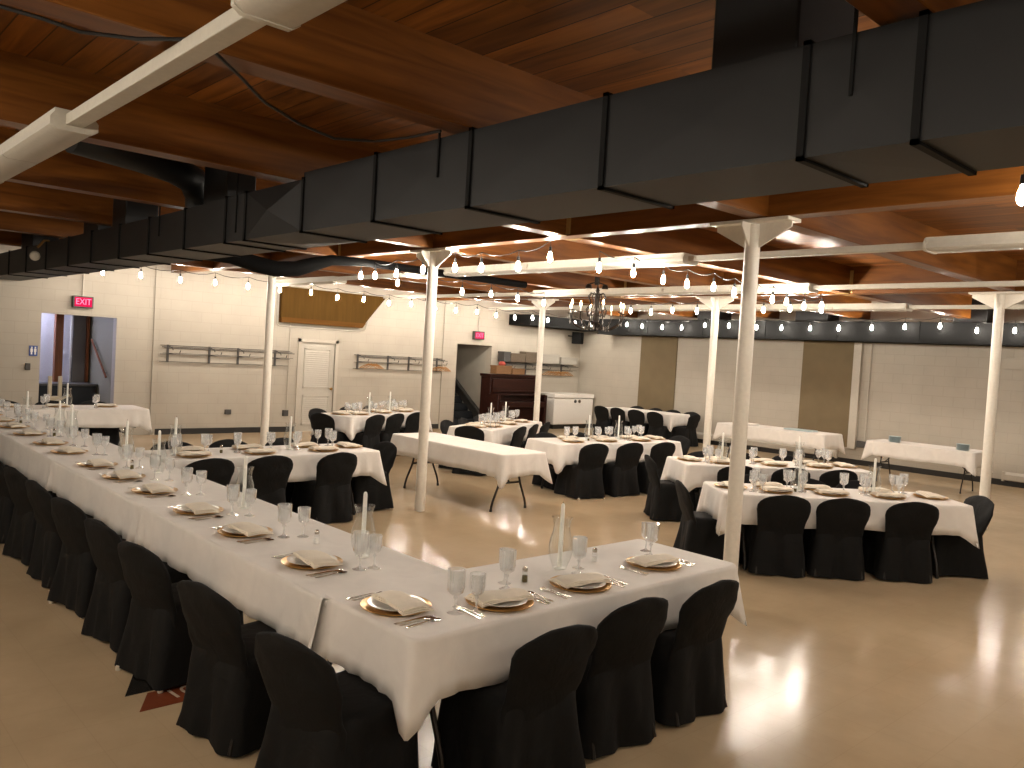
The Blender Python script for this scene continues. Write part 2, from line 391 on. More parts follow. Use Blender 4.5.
dw = thing('wall_duct', (0, 0, 0), 0, 'black rectangular duct running along the top of the right wall', 'air duct')
yy = [-2.19, 1.5, 4.5, 6.6, 8.3, 10.0, 11.7, 13.4, 15.05]
for a, b in zip(yy, yy[1:]):
    B(17.0, 17.62, a, b, 2.70, 3.08).build('duct_section', M['walldu'], dw, bevel=.004)
    B(16.985, 17.63, b - .015, b + .015, 2.69, 3.09).build('flange', M['walldu'], dw)
B(16.93, 17.62, -2.19, 15.05, 2.66, 2.70).build('bottom_ledge', M['walldu'], dw)
B(14.75, 17.62, 15.45, 16.28, 2.75, 3.03).build('corner_run', M['walldu'], dw, bevel=.004)
for y0, y1 in [(8.55, 9.3), (5.4, 6.0), (11.3, 11.9)]:
    B(17.05, 17.6, y0, y1, 3.07, ZD + .005).build('takeoff', M['duct'], dw, bevel=.01)

# ------------------------------------------------------------------ fluorescent strips
def fixture(x, y0, y1, label, w=.235):
    t = thing('fluorescent_fixture', (x, (y0 + y1) / 2, 3.05), 0, label, 'ceiling light', 'unlit fluorescent strips'); h = (y1 - y0) / 2
    B(-w / 2 + .02, w / 2 - .02, -h, h, .04, .112).build('housing', M['fixture'], t)
    n = 2
    for k in range(n):
        a = -h + 2 * h * k / n; b = -h + 2 * h * (k + 1) / n
        pr = [(-w / 2, .05), (-w / 2, .02), (-w / 2 + .03, 0), (w / 2 - .03, 0), (w / 2, .02), (w / 2, .05)]
        MB().loft([[(p, a + .004, z) for p, z in pr], [(p, b - .004, z) for p, z in pr]]).build('diffuser', M['diffuser'], t)
    for s in (-1, 1):
        y = s * h
        pr = [(-w / 2 - .005, .06), (-w / 2 - .005, .018), (-w / 2 + .028, -.005), (w / 2 - .028, -.005), (w / 2 + .005, .018), (w / 2 + .005, .06), (w / 2 - .03, .105), (-w / 2 + .03, .105)]
        MB().loft([[(p, y + s * .012, z) for p, z in pr], [(p, y - s * .015, z) for p, z in pr]]).build('end_cap', M['fixture'], t)
fixture(1.27, 5.10, 7.54, 'unlit white fluorescent fixture at the left edge above the long table row')
fixture(1.27, .30, 2.74, 'unlit white fluorescent fixture cut by the top edge of the picture')
fixture(7.45, 5.35, 7.79, 'unlit white strip light right of the second column, ahead of the chandelier', .28)
fixture(7.45, 7.80, 10.5, 'unlit white strip light behind the second column top', .28)
fixture(7.45, .4, 2.85, 'unlit white strip light at the right edge of the picture', .28)
fixture(7.6, 12.95, 15.4, 'unlit white strip light in front of the brown sloped bulkhead', .28)
fixture(10.6, 5.55, 7.99, 'unlit white strip light beyond the chandelier, right half of the run', .28)
fixture(10.6, 8.0, 10.95, 'unlit white strip light beyond the chandelier, left half of the run', .28)
fixture(13.8, 5.55, 7.99, 'unlit white strip light nearest the right wall duct, right half', .28)
fixture(13.8, 8.0, 13.0, 'unlit white strip light nearest the right wall duct, long left half', .28)
for x, segs in ((1.27, [(2.75, 5.09), (7.55, 15.5)]), (7.45, [(2.86, 5.34), (10.51, 12.9)]), (10.6, [(-2, 5.54), (10.96, 16)]), (13.8, [(-2, 5.54), (13.01, 16)])):
    for k, (a, b) in enumerate(segs):
        d = {1.27: 'above the long table row', 7.45: 'above the empty table', 10.6: 'beyond the chandelier', 13.8: 'nearest the right wall'}[x]
        o = B(x - .045, x + .045, a, b, 3.075, 3.135).build('wire_raceway', M['fixture'], bevel=.004)
        tag(o, f"cream wire raceway {d}, {'right' if k == 0 else 'left'} run beside the strip lights", 'raceway', 'ceiling wire raceways')

# ------------------------------------------------------------------ ceiling cables
tag(MB().tube([(.5, 3.62, 3.13), (.63, 3.61, 3.13), (.76, 3.58, 3.12), (.9, 3.58, 3.11), (1.09, 3.50, 3.12), (1.24, 3.40, 3.14)], .008, 6).build('ceiling_cable', M['socket']), 'black cable sagging under the beam at the top left corner', 'cable')
tag(MB().tube([(1.33, 3.40, 3.14), (1.58, 3.64, 3.13), (1.82, 3.91, 3.13), (2.13, 4.13, 3.13), (2.41, 4.24, 3.13), (2.63, 4.16, 3.15), (2.7, 3.91, 3.15), (2.70, 3.62, 3.14)], .008, 6).build('ceiling_cable', M['socket']), 'black cable swooping from the raceway to the big duct', 'cable')

# ------------------------------------------------------------------ string lights
BULBP = [(.012, .045), (.014, .032), (.021, .012), (.0265, -.012), (.026, -.036), (.018, -.056), (.005, -.064)]
def socket_proto():
    s = MB(); s.lathe([(.004, .17), (.004, .10), (.016, .095), (.018, .045), (.013, .04)], 8)
    me = s.mesh('socket', M['socket'])
    b = MB(); b.lathe(BULBP, 10); return me, b.mesh('bulb', M['bulb'])
SM, BM = socket_proto()
def string(label, pts):
    """pts: bulb centres; a wire sags gently between the sockets"""
    t = thing('string_lights', (pts[0][0], pts[0][1], 0), 0, label, 'string lights', 'bulb strings under the beams')
    b0 = Vector((pts[0][0], pts[0][1], 0))
    path = []
    for i, p in enumerate(pts):
        a = Vector(p) + Vector((0, 0, .165)) - b0
        if i:
            for k in (1, 2, 3):
                q = path_last.lerp(a, k / 4); q.z -= .05 * (1 - (2 * k / 4 - 1) ** 2); path.append(q)
        path.append(a); path_last = a
    MB().tube(path, .006, 5).build('wire', M['socket'], t)
    for p in pts:
        s = bpy.data.objects.new('socket', SM); C.objects.link(s); s.parent = t; s.location = Vector(p) - b0
        q = bpy.data.objects.new('bulb', BM); C.objects.link(q); q.parent = s
    return t
S1 = [(4.26, 2.96), (4.88, 2.97), (5.56, 2.96), (6.2, 2.98), (6.84, 2.97), (7.5, 2.97), (8.17, 2.98), (8.78, 2.94), (9.41, 2.95), (10.05, 2.93), (10.64, 2.96), (11.3, 2.92), (11.91, 2.92), (12.55, 2.94), (13.16, 2.90), (13.78, 2.89), (14.39, 2.93), (14.94, 2.91), (15.96, 2.9), (16.6, 2.87)]
string('string of lit bulbs along the back wall in front of the white door', [(x, 15.0, z) for x, z in S1])
S4 = [(13.92, 2.94), (13.41, 2.9), (12.77, 2.88), (12.17, 2.88), (11.5, 2.95), (10.83, 2.95), (10.1, 2.92), (9.48, 2.92), (8.8, 2.92), (8.16, 2.93), (7.46, 2.95), (6.8, 2.98), (6.14, 3.0), (5.48, 2.93), (4.85, 2.94), (4.2, 2.94), (3.55, 2.94), (2.9, 2.93), (2.2, 2.94)]
string('string of lit bulbs shining on the right wall duct', [(16.8, y, z) for y, z in S4])
string('string of lit bulbs under the long beam over the empty table', [(6.15, y, z) for y, z in [(9.91, 2.94), (9.55, 2.93), (9.04, 2.94), (8.46, 2.97), (7.81, 2.97), (7.32, 2.95), (6.69, 2.94), (6.2, 3.02)]])
string('string of lit bulbs running away across the room right of the chandelier', [(x, 5.92, z) for x, z in [(6.62, 2.95), (7.2, 2.96), (7.75, 2.94), (8.22, 2.94), (8.78, 2.96), (9.25, 2.94), (9.75, 2.94), (10.2, 2.93), (10.58, 2.93), (11.07, 2.91), (11.6, 2.96)]])
string('string of lit bulbs running away across the room left of the chandelier', [(x, 10.42, z) for x, z in [(7.12, 2.95), (7.75, 2.94), (8.38, 2.94), (9.0, 2.96), (9.61, 2.94), (10.25, 2.92)]])
string('string of lit bulbs under the far long beam behind the chandelier', [(12.35, y, z) for y, z in [(10.16, 2.94), (9.67, 2.92), (9.18, 2.95), (8.64, 2.94), (7.32, 2.96), (6.84, 2.98), (6.3, 2.96)]])
string('string of lit bulbs at the right edge of the picture', [(x, y, z) for x, y, z in [(4.80, 1.40, 2.94), (5.5, 1.3, 2.95), (6.2, 1.25, 2.94), (6.9, 1.25, 2.94), (7.7, 1.25, 2.94), (8.4, 1.25, 2.94), (9.1, 1.25, 2.94), (9.8, 1.25, 2.94), (10.6, 1.25, 2.94), (11.4, 1.25, 2.94)]])

string('added string of lit bulbs out of view, left of the camera', [(-.9, y, 2.94) for y in (-.6, .3, 1.2, 2.1, 3.0, 3.9, 4.8, 5.7, 6.6, 7.5, 8.4, 9.3)])  # unseen string, added to brighten the near tables and the left floor
string('added string of lit bulbs, unseen behind the camera', [(x, -1.4, 2.94) for x in (.2, 2.0, 3.8)])  # also added out of view, lights the front skirts and chair backs

# ------------------------------------------------------------------ chandelier
ch = thing('chandelier', (9.33, 8.34, 0), 0, 'black iron chandelier with lit candle bulbs and crystal drops above the middle', 'chandelier')
MB().lathe([(.015, 3.56), (.07, 3.555), (.075, 3.53), (.02, 3.50)], 14).build('canopy', M['iron'], ch)
m = MB()
for k in range(12):
    z = 3.49 - k * .038; a = PI / 2 * (k % 2)
    m.tube([(cos(a) * .011 * cos(q * PI / 4), sin(a) * .011 * cos(q * PI / 4), z + .022 * sin(q * PI / 4)) for q in range(9)], .004, 5)
m.build('chain', M['iron'], ch)
MB().lathe([(.008, 3.06), (.02, 3.03), (.035, 3.0), (.018, 2.95), (.03, 2.88), (.045, 2.80), (.022, 2.72), (.05, 2.62), (.055, 2.56), (.02, 2.48), (.03, 2.44), (.008, 2.40)], 12).build('centre_stem', M['iron'], ch)
for k in range(8):
    a = k * PI / 4 + .2; R = .46 if k % 2 == 0 else .38; zt = 2.64 if k % 2 == 0 else 2.68
    path = [(.03, 2.52), (.10, 2.44), (.22, 2.41), (.34, 2.47), (R, 2.56), (R, zt)]
    m = MB().tube([(r * cos(a), r * sin(a), z) for r, z in path], .011, 6)
    m.tube([(r * cos(a), r * sin(a), z) for r, z in [(.03, 2.93), (.10, 2.96), (.14, 2.90), (.10, 2.80), (.16, 2.70), (.13, 2.60), (.09, 2.63)]], .008, 5)
    arm = m.build('arm', M['iron'], ch)
    MB().lathe([(.012, zt), (.045, zt + .012), (.04, zt + .004)], 10, (R * cos(a), R * sin(a), 0)).build('drip_pan', M['iron'], arm)
    MB().lathe([(.011, zt + .01), (.011, zt + .085)], 8, (R * cos(a), R * sin(a), 0)).build('candle_sleeve', M['wax'], arm)
    MB().lathe([(.006, zt + .085), (.017, zt + .105), (.014, zt + .13), (.002, zt + .165)], 8, (R * cos(a), R * sin(a), 0)).build('candle_bulb', M['candlebulb'], arm)
for k in range(16):
    a = k * PI / 8; r = .40 if k % 2 == 0 else .2
    z = 2.50 if k % 2 == 0 else 2.42
    MB().lathe([(.001, .05), (.004, .03), (.012, .0), (.001, -.03)], 6, (r * cos(a + .2), r * sin(a + .2), z)).build('crystal_drop', M['glass'], ch)

# twin spotlights by the chandelier, flood lamp at left
SPK = .62
sp = thing('twin_spotlight', (9.62, 8.62, 3.14), 0, 'small two-headed spotlight hung beside the chandelier', 'spotlight')
B(-.03, .03, -.03, .03, -.02, .36).build('stem', M['iron'], sp, bevel=.006)
for s in (-1, 1):
    h = MB().lathe([(.02, .05), (.045, .03), (.055, -.02), (.05, -.025)], 12, (s * .09, -s * .09, -.06)).build('lamp_head', M['iron'], sp)
    MB().lathe([(.048, -.022), (.03, -.045), (.002, -.05)], 12, (s * .09, -s * .09, -.06)).build('lens', M['diffuser'], h)
    MB().tube([(0, 0, .02), (s * .08, -s * .08, -.01), (s * .10, -s * .10, -.04)], .01, 6).build('bracket', M['iron'], sp)
fl = thing('flood_lamp', (2.66, 12.3, 2.90), 0, 'unlit silver reflector flood lamp clipped to the big duct at left', 'lamp')
MB().tube([(.16, .0, .20), (.10, 0, .20), (.03, .03, .10)], .016, 8).build('swivel_arm', M['brass'], fl)
q = Vector((-.25, -.9, -.35)).normalized(); rb = MB().lathe([(.02, -.06), (.03, -.04), (.06, .03), (.064, .06), (.05, .08), (.002, .09)], 14).build('reflector_bulb', M['fixture'], fl)
rb.rotation_euler = q.to_track_quat('Z', 'Y').to_euler()

# ------------------------------------------------------------------ back wall: entry lobby
lob = MB()
lob.box(1.6, 4.75, 18.6, 18.75, 0, 3.0)
struct(lob.build('wall_lobby', M['lobby']))
struct(B(4.60, 5.0, 18.0, 18.15, 0, 3.0).build('wall_lobby_1', M['greywall']))
struct(B(4.912, 5.1, Y1 + .2, 18.75, 0, 3.0).build('wall_lobby_2', M['drab']))
struct(B(1.5, 1.6, Y1 + .2, 18.75, 0, 3.0).build('wall_lobby_3', M['lobby']))
struct(B(1.5, 5.1, Y1 + .2, 18.75, 2.7, 2.8).build('ceiling_lobby', M['lobby']))
tag(B(3.0, 3.9, 18.1, 18.3, 2.62, 2.705).build('lobby_light', M['coolglow']), 'cool white ceiling light inside the left doorway lobby', 'ceiling light')
tag(B(4.60, 4.83, 17.93, 17.99, .02, 2.69).build('dark_door', M['darkpanel'], bevel=.005), 'dark grey door leaf inside the left doorway', 'door')
tag(B(4.83, 4.88, 17.86, 17.99, 0, 2.69).build('door_jamb', M['redwood']), 'thin red brown jamb beside the dark door in the left doorway', 'door jamb')
tag(B(4.29, 4.43, 17.95, 18.1, 0, 2.70).build('wooden_post', M['redwood'], bevel=.01), 'red brown wooden post in the left doorway against pale wall', 'post')
lc = thing('lobby_counter', (0, 0, 0), 0, 'low dark cabinet filling the bottom of the left doorway', 'cabinet')
B(3.2, 4.88, 17.3, 17.86, 0, .86).build('cabinet_body', M['navy'], lc, bevel=.01); B(3.15, 4.90, 17.26, 17.86, .86, .90).build('countertop', M['greydark'], lc, bevel=.005)
hr = thing('stair_handrail', (0, 0, 0), 0, 'brown sloping wooden handrail on the grey wall of the left doorway', 'handrail')
MB().tube([(4.85, 17.60, 1.76), (4.85, 16.62, 1.08)], .022, 8).build('rail', M['redwood'], hr)
for y, z in ((17.4, 1.62), (16.8, 1.2)): MB().tube([(4.915, y, z - .05), (4.87, y, z - .05), (4.85, y, z)], .008, 6).build('bracket', M['iron'], hr)
sl = thing('mobility_seat', (4.05, 16.95, .07), 0, 'beige folded seat with two upright arms standing in the left doorway', 'seat')
B(-.16, .10, -.05, .06, .45, .62).build('seat_pad', M['beige'], sl, bevel=.03)
for x in (-.06, .11): B(x - .035, x + .035, .0, .05, .55, .99).build('upright_arm', M['beige'], sl, bevel=.015)
MB().loft([[(-.12, -.1, .42), (.25, -.1, .62), (.25, -.1, .66), (-.12, -.1, .47)], [(-.12, .02, .42), (.25, .02, .62), (.25, .02, .66), (-.12, .02, .47)]]).build('footrest', M['beige'], sl)
MB().tube([(-.02, .03, -.07), (-.02, .03, .5)], .03, 8).build('pedestal', M['greydark'], sl)

# second opening with stairs rising away
struct(B(12.85, 13.03, Y1 + .2, 19.6, 0, 4.6).build('wall_stair', M['greywall']))
struct(B(14.22, 14.4, Y1 + .2, 19.6, 0, 4.6).build('wall_stair_1', M['greywall']))
struct(B(12.85, 14.4, 19.5, 19.7, 0, 4.6).build('wall_stair_2', M['greywall']))
sc_ = MB()
sc_.loft([[(12.85, Y1 + .2, 2.3), (12.85, 19.6, 4.4), (12.85, 19.6, 4.5), (12.85, Y1 + .2, 2.4)], [(14.4, Y1 + .2, 2.3), (14.4, 19.6, 4.4), (14.4, 19.6, 4.5), (14.4, Y1 + .2, 2.4)]])
struct(sc_.build('ceiling_stair', M['greywall']))
st = thing('staircase', (0, 0, 0), 0, 'dark carpeted stairs rising away behind the right doorway', 'stairs')
for k in range(9):
    B(13.03, 14.22, 16.62 + k * .26, 19.4, k * .185, (k + 1) * .185).build('step', M['navy'], st, bevel=.012)
MB().loft([[(14.15, 16.5, .02), (14.15, 18.9, 1.80), (14.15, 18.9, 2.08), (14.15, 16.5, .32)], [(14.22, 16.5, .02), (14.22, 18.9, 1.80), (14.22, 18.9, 2.08), (14.22, 16.5, .32)]]).build('stringer', M['greydark'], st)
sr = thing('stair_lift', (0, 0, 0), 0, 'grey stair lift rail with folded seat at the foot of the stairs', 'stair lift')
MB().tube([(14.08, 16.35, .25), (14.08, 18.8, 2.02)], .035, 8).build('lift_rail', M['grey'], sr)
B(13.95, 14.18, 16.05, 16.24, .35, .72).build('seat_back', M['grey'], sr, bevel=.03)
B(14.0, 14.16, 16.0, 16.24, .72, .80).build('armrest', M['greydark'], sr, bevel=.02)
B(13.98, 14.16, 16.05, 16.45, .0, .34).build('carriage', M['greydark'], sr, bevel=.02)
tag(B(14.28, 14.36, 16.08, 16.28, 0, 1.02).build('fire_door_edge', M['trim'], bevel=.01), 'narrow cream upright board left of the piano', 'board')

# ------------------------------------------------------------------ back wall fittings
dr = thing('door_1', (8.70, Y1, 0), 0, 'white panelled door with brass knob in the back wall', 'door'); dr['kind'] = 'structure'
lf = MB().box(.0, .85, .02, .06, .0, 1.97)
lf.build('door_leaf', M['doorwhite'], dr)
for z0, z1 in ((.14, .80), (.95, 1.84)):
    m = MB()
    for x0, x1, a, b in ((.10, .75, z0, z0 + .03), (.10, .75, z1 - .03, z1), (.10, .13, z0, z1), (.72, .75, z0, z1)): m.box(x0, x1, .005, .025, a, b)
    n = int((z1 - z0 - .06) / .045)
    for k in range(n): m.loft([[(.13, .005, z0 + .035 + k * .045), (.13, .02, z0 + .07 + k * .045), (.13, .022, z0 + .035 + k * .045)], [(.72, .005, z0 + .035 + k * .045), (.72, .02, z0 + .07 + k * .045), (.72, .022, z0 + .035 + k * .045)]])
    m.build('louvre_panel', M['doorwhite'], dr)
fr = MB(); fr.box(-.07, .0, -.03, .05, 0, 2.04); fr.box(.85, .92, -.03, .05, 0, 2.04); fr.box(-.07, .92, -.03, .05, 1.97, 2.04)
fr.build('door_frame', M['trim'], dr)
MB().lathe([(.012, 0), (.012, .03), (.03, .045), (.032, .06), (.015, .075)], 12).build('knob', M['brass'], dr, loc=(.78, .02, .95)).rotation_euler = (PI / 2, 0, 0)
for z in (.25, 1.0, 1.8): MB().tube([(.012, .01, z - .045), (.012, .01, z + .045)], .009, 6).build('hinge', M['grey'], dr)

bk = thing('stair_bulkhead', (0, 0, 0), 0, 'brown wooden sloped bulkhead high above the white door', 'bulkhead')
def ext(poly, y0, y1): return MB().loft([[(x, y0, z) for x, z in poly], [(x, y1, z) for x, z in poly]])
ext([(8.15, 2.45), (10.22, 2.45), (10.78, 3.12), (8.15, 3.12)], Y1 - .10, Y1 + .02).build('wood_panel', M['panelwood'], bk)
ext([(8.15, 2.36), (10.15, 2.36), (10.24, 2.47), (8.15, 2.47)], Y1 - .13, Y1 + .02).build('bottom_board', M['trimwood'], bk)
cd = MB().tube([(8.42, Y1 - .02, .45), (8.42, Y1 - .02, 2.36)], .012, 6)
tag(cd.build('conduit_pipe', M['trim']), 'thin cream conduit dropping beside the white door to a wall box', 'conduit')
cd = MB().tube([(8.1, Y1 - .02, 3.1), (8.1, Y1 - .02, 2.32), (8.16, Y1 - .02, 2.28), (10.2, Y1 - .02, 2.28), (10.3, Y1 - .02, 2.32), (10.35, Y1 - .02, 2.5)], .014, 6)
tag(cd.build('conduit_pipe', M['trim']), 'cream conduit bent around the underside of the brown bulkhead', 'conduit')
def wallbox(x, z, label, mat='grey', w=.10, h=.10):
    t = thing('wall_outlet', (x, Y1, z), 0, label, 'outlet')
    B(-w / 2, w / 2, -.035, .01, -h / 2, h / 2).build('outlet_box', M[mat], t, bevel=.006); B(-w / 2 + .015, w / 2 - .015, -.04, -.03, -h / 2 + .015, h / 2 - .015).build('face_plate', M['greydark'], t)
wallbox(7.12, .44, 'dark outlet box low on the back wall left of the first column', 'greydark', .13, .10)
wallbox(8.40, .41, 'grey outlet box at the foot of the conduit beside the white door', 'grey', .13, .13)
wallbox(3.47, 1.25, 'grey switch plate under the blue sign by the left doorway', 'grey', .08, .12)
sg = thing('restroom_sign', (3.55, Y1, 1.53), 0, 'blue restroom sign with white figures left of the doorway', 'sign')
B(-.065, .065, -.012, .005, -.09, .09).build('sign_plate', M['blue'], sg)
for s in (-1, 1):
    m = MB(); x = s * .028
    m.lathe([(.002, -.016), (.013, -.010), (.013, .010), (.002, .016)], 10, (x, -.014, .058))
    m.box(x - .018, x + .018, -.017, -.011, -.02, .040); m.box(x - .012, x + .012, -.017, -.011, -.065, -.02)
    m.build('white_figure', M['signwhite'], sg)

def text_mesh(body, size, mat, name, depth=.003):
    cu = bpy.data.curves.new(name, 'FONT'); cu.body = body; cu.size = size; cu.extrude = depth; cu.align_x = 'CENTER'; cu.align_y = 'CENTER'
    o = bpy.data.objects.new(name, cu); C.objects.link(o)
    dg = bpy.context.evaluated_depsgraph_get(); me = bpy.data.meshes.new_from_object(o.evaluated_get(dg)); bpy.data.objects.remove(o)
    me.materials.clear(); me.materials.append(mat)
    q = bpy.data.objects.new(name, me); C.objects.link(q); return q
def exit_sign(x, z, label, stem):
    t = thing('exit_sign', (x, Y1 - .02, z), 0, label, 'exit sign', 'lit exit signs')
    B(-.17, .17, -.08, .01, -.105, .105).build('housing', M['grey'], t, bevel=.008)
    B(-.145, .145, -.086, -.078, -.085, .085).build('lit_face', M['exitface'], t)
    q = text_mesh('EXIT', .155, M['exitletter'], 'letters'); q.parent = t; q.location = (0, -.089, 0); q.rotation_euler = (PI / 2, 0, 0); q.scale = (.82, 1.0, 1)
    MB().tube([(0, -.02, .10), (0, -.02, stem)], .012, 6).build('conduit_stem', M['trim'], t)
exit_sign(4.30, 2.45, 'lit red EXIT sign above the left doorway with the post', .9)
exit_sign(13.69, 2.40, 'lit red EXIT sign above the stair doorway', .7)

def coat_rack(x0, x1, label, posts):
    t = thing('coat_rack', (x0, Y1, 0), 0, label, 'coat rack', 'wall coat racks')
    w = x1 - x0
    for y, z in ((-.06, 1.745), (-.16, 1.72), (-.26, 1.70), (-.20, 1.60), (-.05, 1.575), (-.02, 1.43)):
        MB().tube([(0, y, z), (w, y, z)], .009 if z > 1.65 else .006, 6).build('rail', M['grey'], t)
    for p in posts:
        m = MB(); m.box(p - .018, p + .018, -.03, .01, 1.42, 1.76)
        m.tube([(p, -.01, 1.745), (p, -.27, 1.70), (p, -.29, 1.66)], .010, 6)
        m.tube([(p, -.01, 1.58), (p + .1, -.12, 1.60), (p + .16, -.2, 1.60), (p + .17, -.22, 1.66)], .009, 6)
        m.build('bracket', M['grey'], t)
coat_rack(5.70, 8.42, 'grey tubular coat rack on the back wall left of the white door', [.16, .98, 1.58, 2.40])
coat_rack(10.02, 12.56, 'grey tubular coat rack with wooden hangers right of the white door', [.12, .95, 1.55, 2.40])
coat_rack(14.42, 17.32, 'grey tubular coat rack above the piano loaded with boxes', [.3, 1.05, 1.65, 2.45])
hg = MB(); hg.tube([(0, 0, .0), (0, 0, -.05)], .003, 5); hg.tube([(0, 0, -.05), (0, .10, -.085), (0, .21, -.15)], [.012, .011, .008], 6); hg.tube([(0, 0, -.05), (0, -.10, -.085), (0, -.21, -.15)], [.012, .011, .008], 6); hg.tube([(0, -.2, -.145), (0, .2, -.145)], .006, 5)
HGM = hg.mesh('coat_hanger', M['hanger'])
for n, (xs, lab) in enumerate([([10.30, 10.37, 10.44, 10.50], 'left'), ([12.30, 12.36, 12.43, 12.49, 12.53], 'right')]):
    for k, x in enumerate(xs):
        o = bpy.data.objects.new('coat_hanger', HGM); C.objects.link(o); o.location = (x, Y1 - .24, 1.60); o.rotation_euler = (0, .12 * (k % 2), .9 + .25 * k)
        tag(o, f'{ORD[k + 1]} wooden hanger from left at the {lab} end of the rack beyond the white door', 'hanger', 'wooden coat hangers')
for k in range(9):
    o = bpy.data.objects.new('coat_hanger', HGM); C.objects.link(o); o.location = (16.15 + k * .095, Y1 - .24, 1.60); o.rotation_euler = (0, 0, 1.2 + .12 * (k % 3))
    tag(o, f'{ORD[k + 1]} wooden hanger from left on the rack over the white freezer', 'hanger', 'wooden coat hangers')

def carton(x0, x1, z0, z1, mat, label, lid=True, y0=None):
    y = Y1 - .26 if y0 is None else y0
    t = thing('storage_box', ((x0 + x1) / 2, y + .12, z0), 0, label, 'box'); w = (x1 - x0) / 2; h = z1 - z0
    B(-w, w, -.13, .12, 0, h * .82).build('box_body', M[mat], t, bevel=.006)
    B(-w - .008, w + .008, -.138, .128, h * .80, h).build('box_lid', M[mat], t, bevel=.006)
carton(14.43, 14.66, 1.765, 2.03, 'greydark', 'dark box with two holes at the left end of the loaded rack')
carton(14.68, 15.20, 1.765, 2.0, 'card', 'brown cardboard box in the middle left of the loaded rack')
carton(15.22, 15.72, 1.765, 2.06, 'card', 'taller brown cardboard box left of the column on the loaded rack')
carton(15.86, 16.52, 1.765, 2.03, 'whitebox', 'white carton right of the column on the loaded rack')
carton(16.60, 17.26, 1.765, 1.97, 'whitebox', 'white carton at the right end of the loaded rack')
carton(13.98, 14.50, 1.44, 1.66, 'cardtan', 'orange brown basket at the left end of the piano top', y0=15.8)
carton(14.54, 14.98, 1.44, 1.60, 'cardtan', 'tan basket second from the left on the piano top', y0=15.8)
tag(MB().sphere((14.25, 15.9, 1.70), .10, 10, 6, .7).build('folded_cloth', M['red']), 'small red cloth heap in the basket on the piano', 'cloth')

# piano
pn = thing('upright_piano', (13.86, 15.55, 0), 0, 'dark walnut upright piano against the back wall', 'piano')
B(0, 1.76, .32, .70, .05, 1.36).build('case', M['pianowood'], pn, bevel=.01)
B(-.03, 1.79, .28, .72, 1.36, 1.43).build('lid', M['pianowood'], pn, bevel=.012)
for x in (0, 1.68): B(x, x + .08, -.02, .34, 0, 1.36 if x > 9 else .92).build('side_cheek', M['pianowood'], pn, bevel=.01)
B(.04, 1.72, -.02, .34, .60, .74).build('key_bed', M['pianowood'], pn, bevel=.01)
B(.05, 1.71, 0, .34, .90, .94).build('fallboard', M['pianowood'], pn, bevel=.008)
B(.06, 1.70, .27, .33, .96, 1.32).build('upper_panel', M['pianowood'], pn, bevel=.01); B(.06, 1.70, .27, .33, .12, .58).build('lower_panel', M['pianowood'], pn, bevel=.01)
B(.2, 1.56, .24, .29, .98, 1.02).build('music_ledge', M['pianowood'], pn)
for x in (.62, .83, 1.04): B(x - .03, x + .03, .12, .32, .06, .08).build('pedal', M['brass'], pn)
# freezer
fz = thing('chest_freezer', (15.95, 15.58, 0), 0, 'white chest freezer with two magnets right of the piano', 'freezer')
B(0, 1.58, 0, .66, .12, .84).build('cabinet', M['white'], fz, bevel=.02)
B(-.02, 1.60, -.02, .67, .85, .965).build('lid', M['white'], fz, bevel=.02)
B(.03, 1.55, .03, .64, 0, .12).build('plinth', M['base'], fz)
for x, mt in ((.83, 'greydark'), (1.0, 'card')):
    MB().lathe([(.045, -.012), (.045, .012)], 12).build('magnet', M[mt], fz, loc=(x, -.008, .76)).rotation_euler = (PI / 2, 0, 0)
# speaker in the corner
sk = thing('loudspeaker', (17.12, 15.95, 2.37), .5, 'black loudspeaker mounted in the room corner under the duct', 'speaker')
B(-.15, .15, -.13, .13, 0, .33).build('cabinet', M['walldu'], sk, bevel=.01); B(-.13, .13, -.142, -.128, .02, .31).build('grille', M['walldu'], sk); MB().tube([(0, .1, .2), (.08, .30, .22)], .02, 6).build('mount', M['socket'], sk)

# right wall: heater covers, conduit, outlet
for k, (y0, y1, lab) in enumerate([(8.4, 12.6, 'long white baseboard heater under the tan panels'), (1.5, 5.08, 'white baseboard heater at the right edge of the picture')]):
    t = thing('baseboard_heater', (X1, y0, 0), 0, lab, 'heater')
    ww = y1 - y0
    MB().loft([[(-.01, 0, .10), (-.075, 0, .12), (-.075, 0, .22), (-.03, 0, .265), (.0, 0, .265)], [(-.01, ww, .10), (-.075, ww, .12), (-.075, ww, .22), (-.03, ww, .265), (.0, ww, .265)]]).build('cover', M['trim'], t)
    for y in (0, ww): B(-.08, 0, y - .02, y + .02, .09, .27).build('end_cap', M['trim'], t)
tag(MB().tube([(X1 - .02, 7.80, .5), (X1 - .02, 7.80, 2.69)], .018, 8).build('conduit_pipe', M['trim']), 'cream conduit down the right wall beside the tan panel', 'conduit')
t = thing('wall_outlet', (X1, 7.82, .46), 0, 'dark outlet box at the foot of the right wall conduit', 'outlet')
B(-.06, .01, -.14, .14, -.07, .07).build('outlet_box', M['grey'], t, bevel=.006); B(-.066, -.058, -.11, .11, -.05, .05).build('face_plate', M['greydark'], t)

# floor inlay of a shuffleboard court
mk = thing('shuffleboard_marking', (0, 0, 0), 0, 'black and brick red floor inlay with white number 10 beside the long row', 'floor marking')
MB().prism([(1.48, 4.52), (1.66, 4.9), (2.05, 4.78), (1.97, 4.52)], 0, .002).build('black_field', M['blackfloor'], mk)
MB().prism([(1.48, 4.29), (1.59, 4.5), (2.0, 4.50), (1.9, 4.29)], 0, .002).build('red_field', M['redfloor'], mk)
q = text_mesh('10', .17, M['whitefloor'], 'number', .001); q.parent = mk; q.location = (1.74, 4.41, .003); q.rotation_euler = (0, 0, .12)

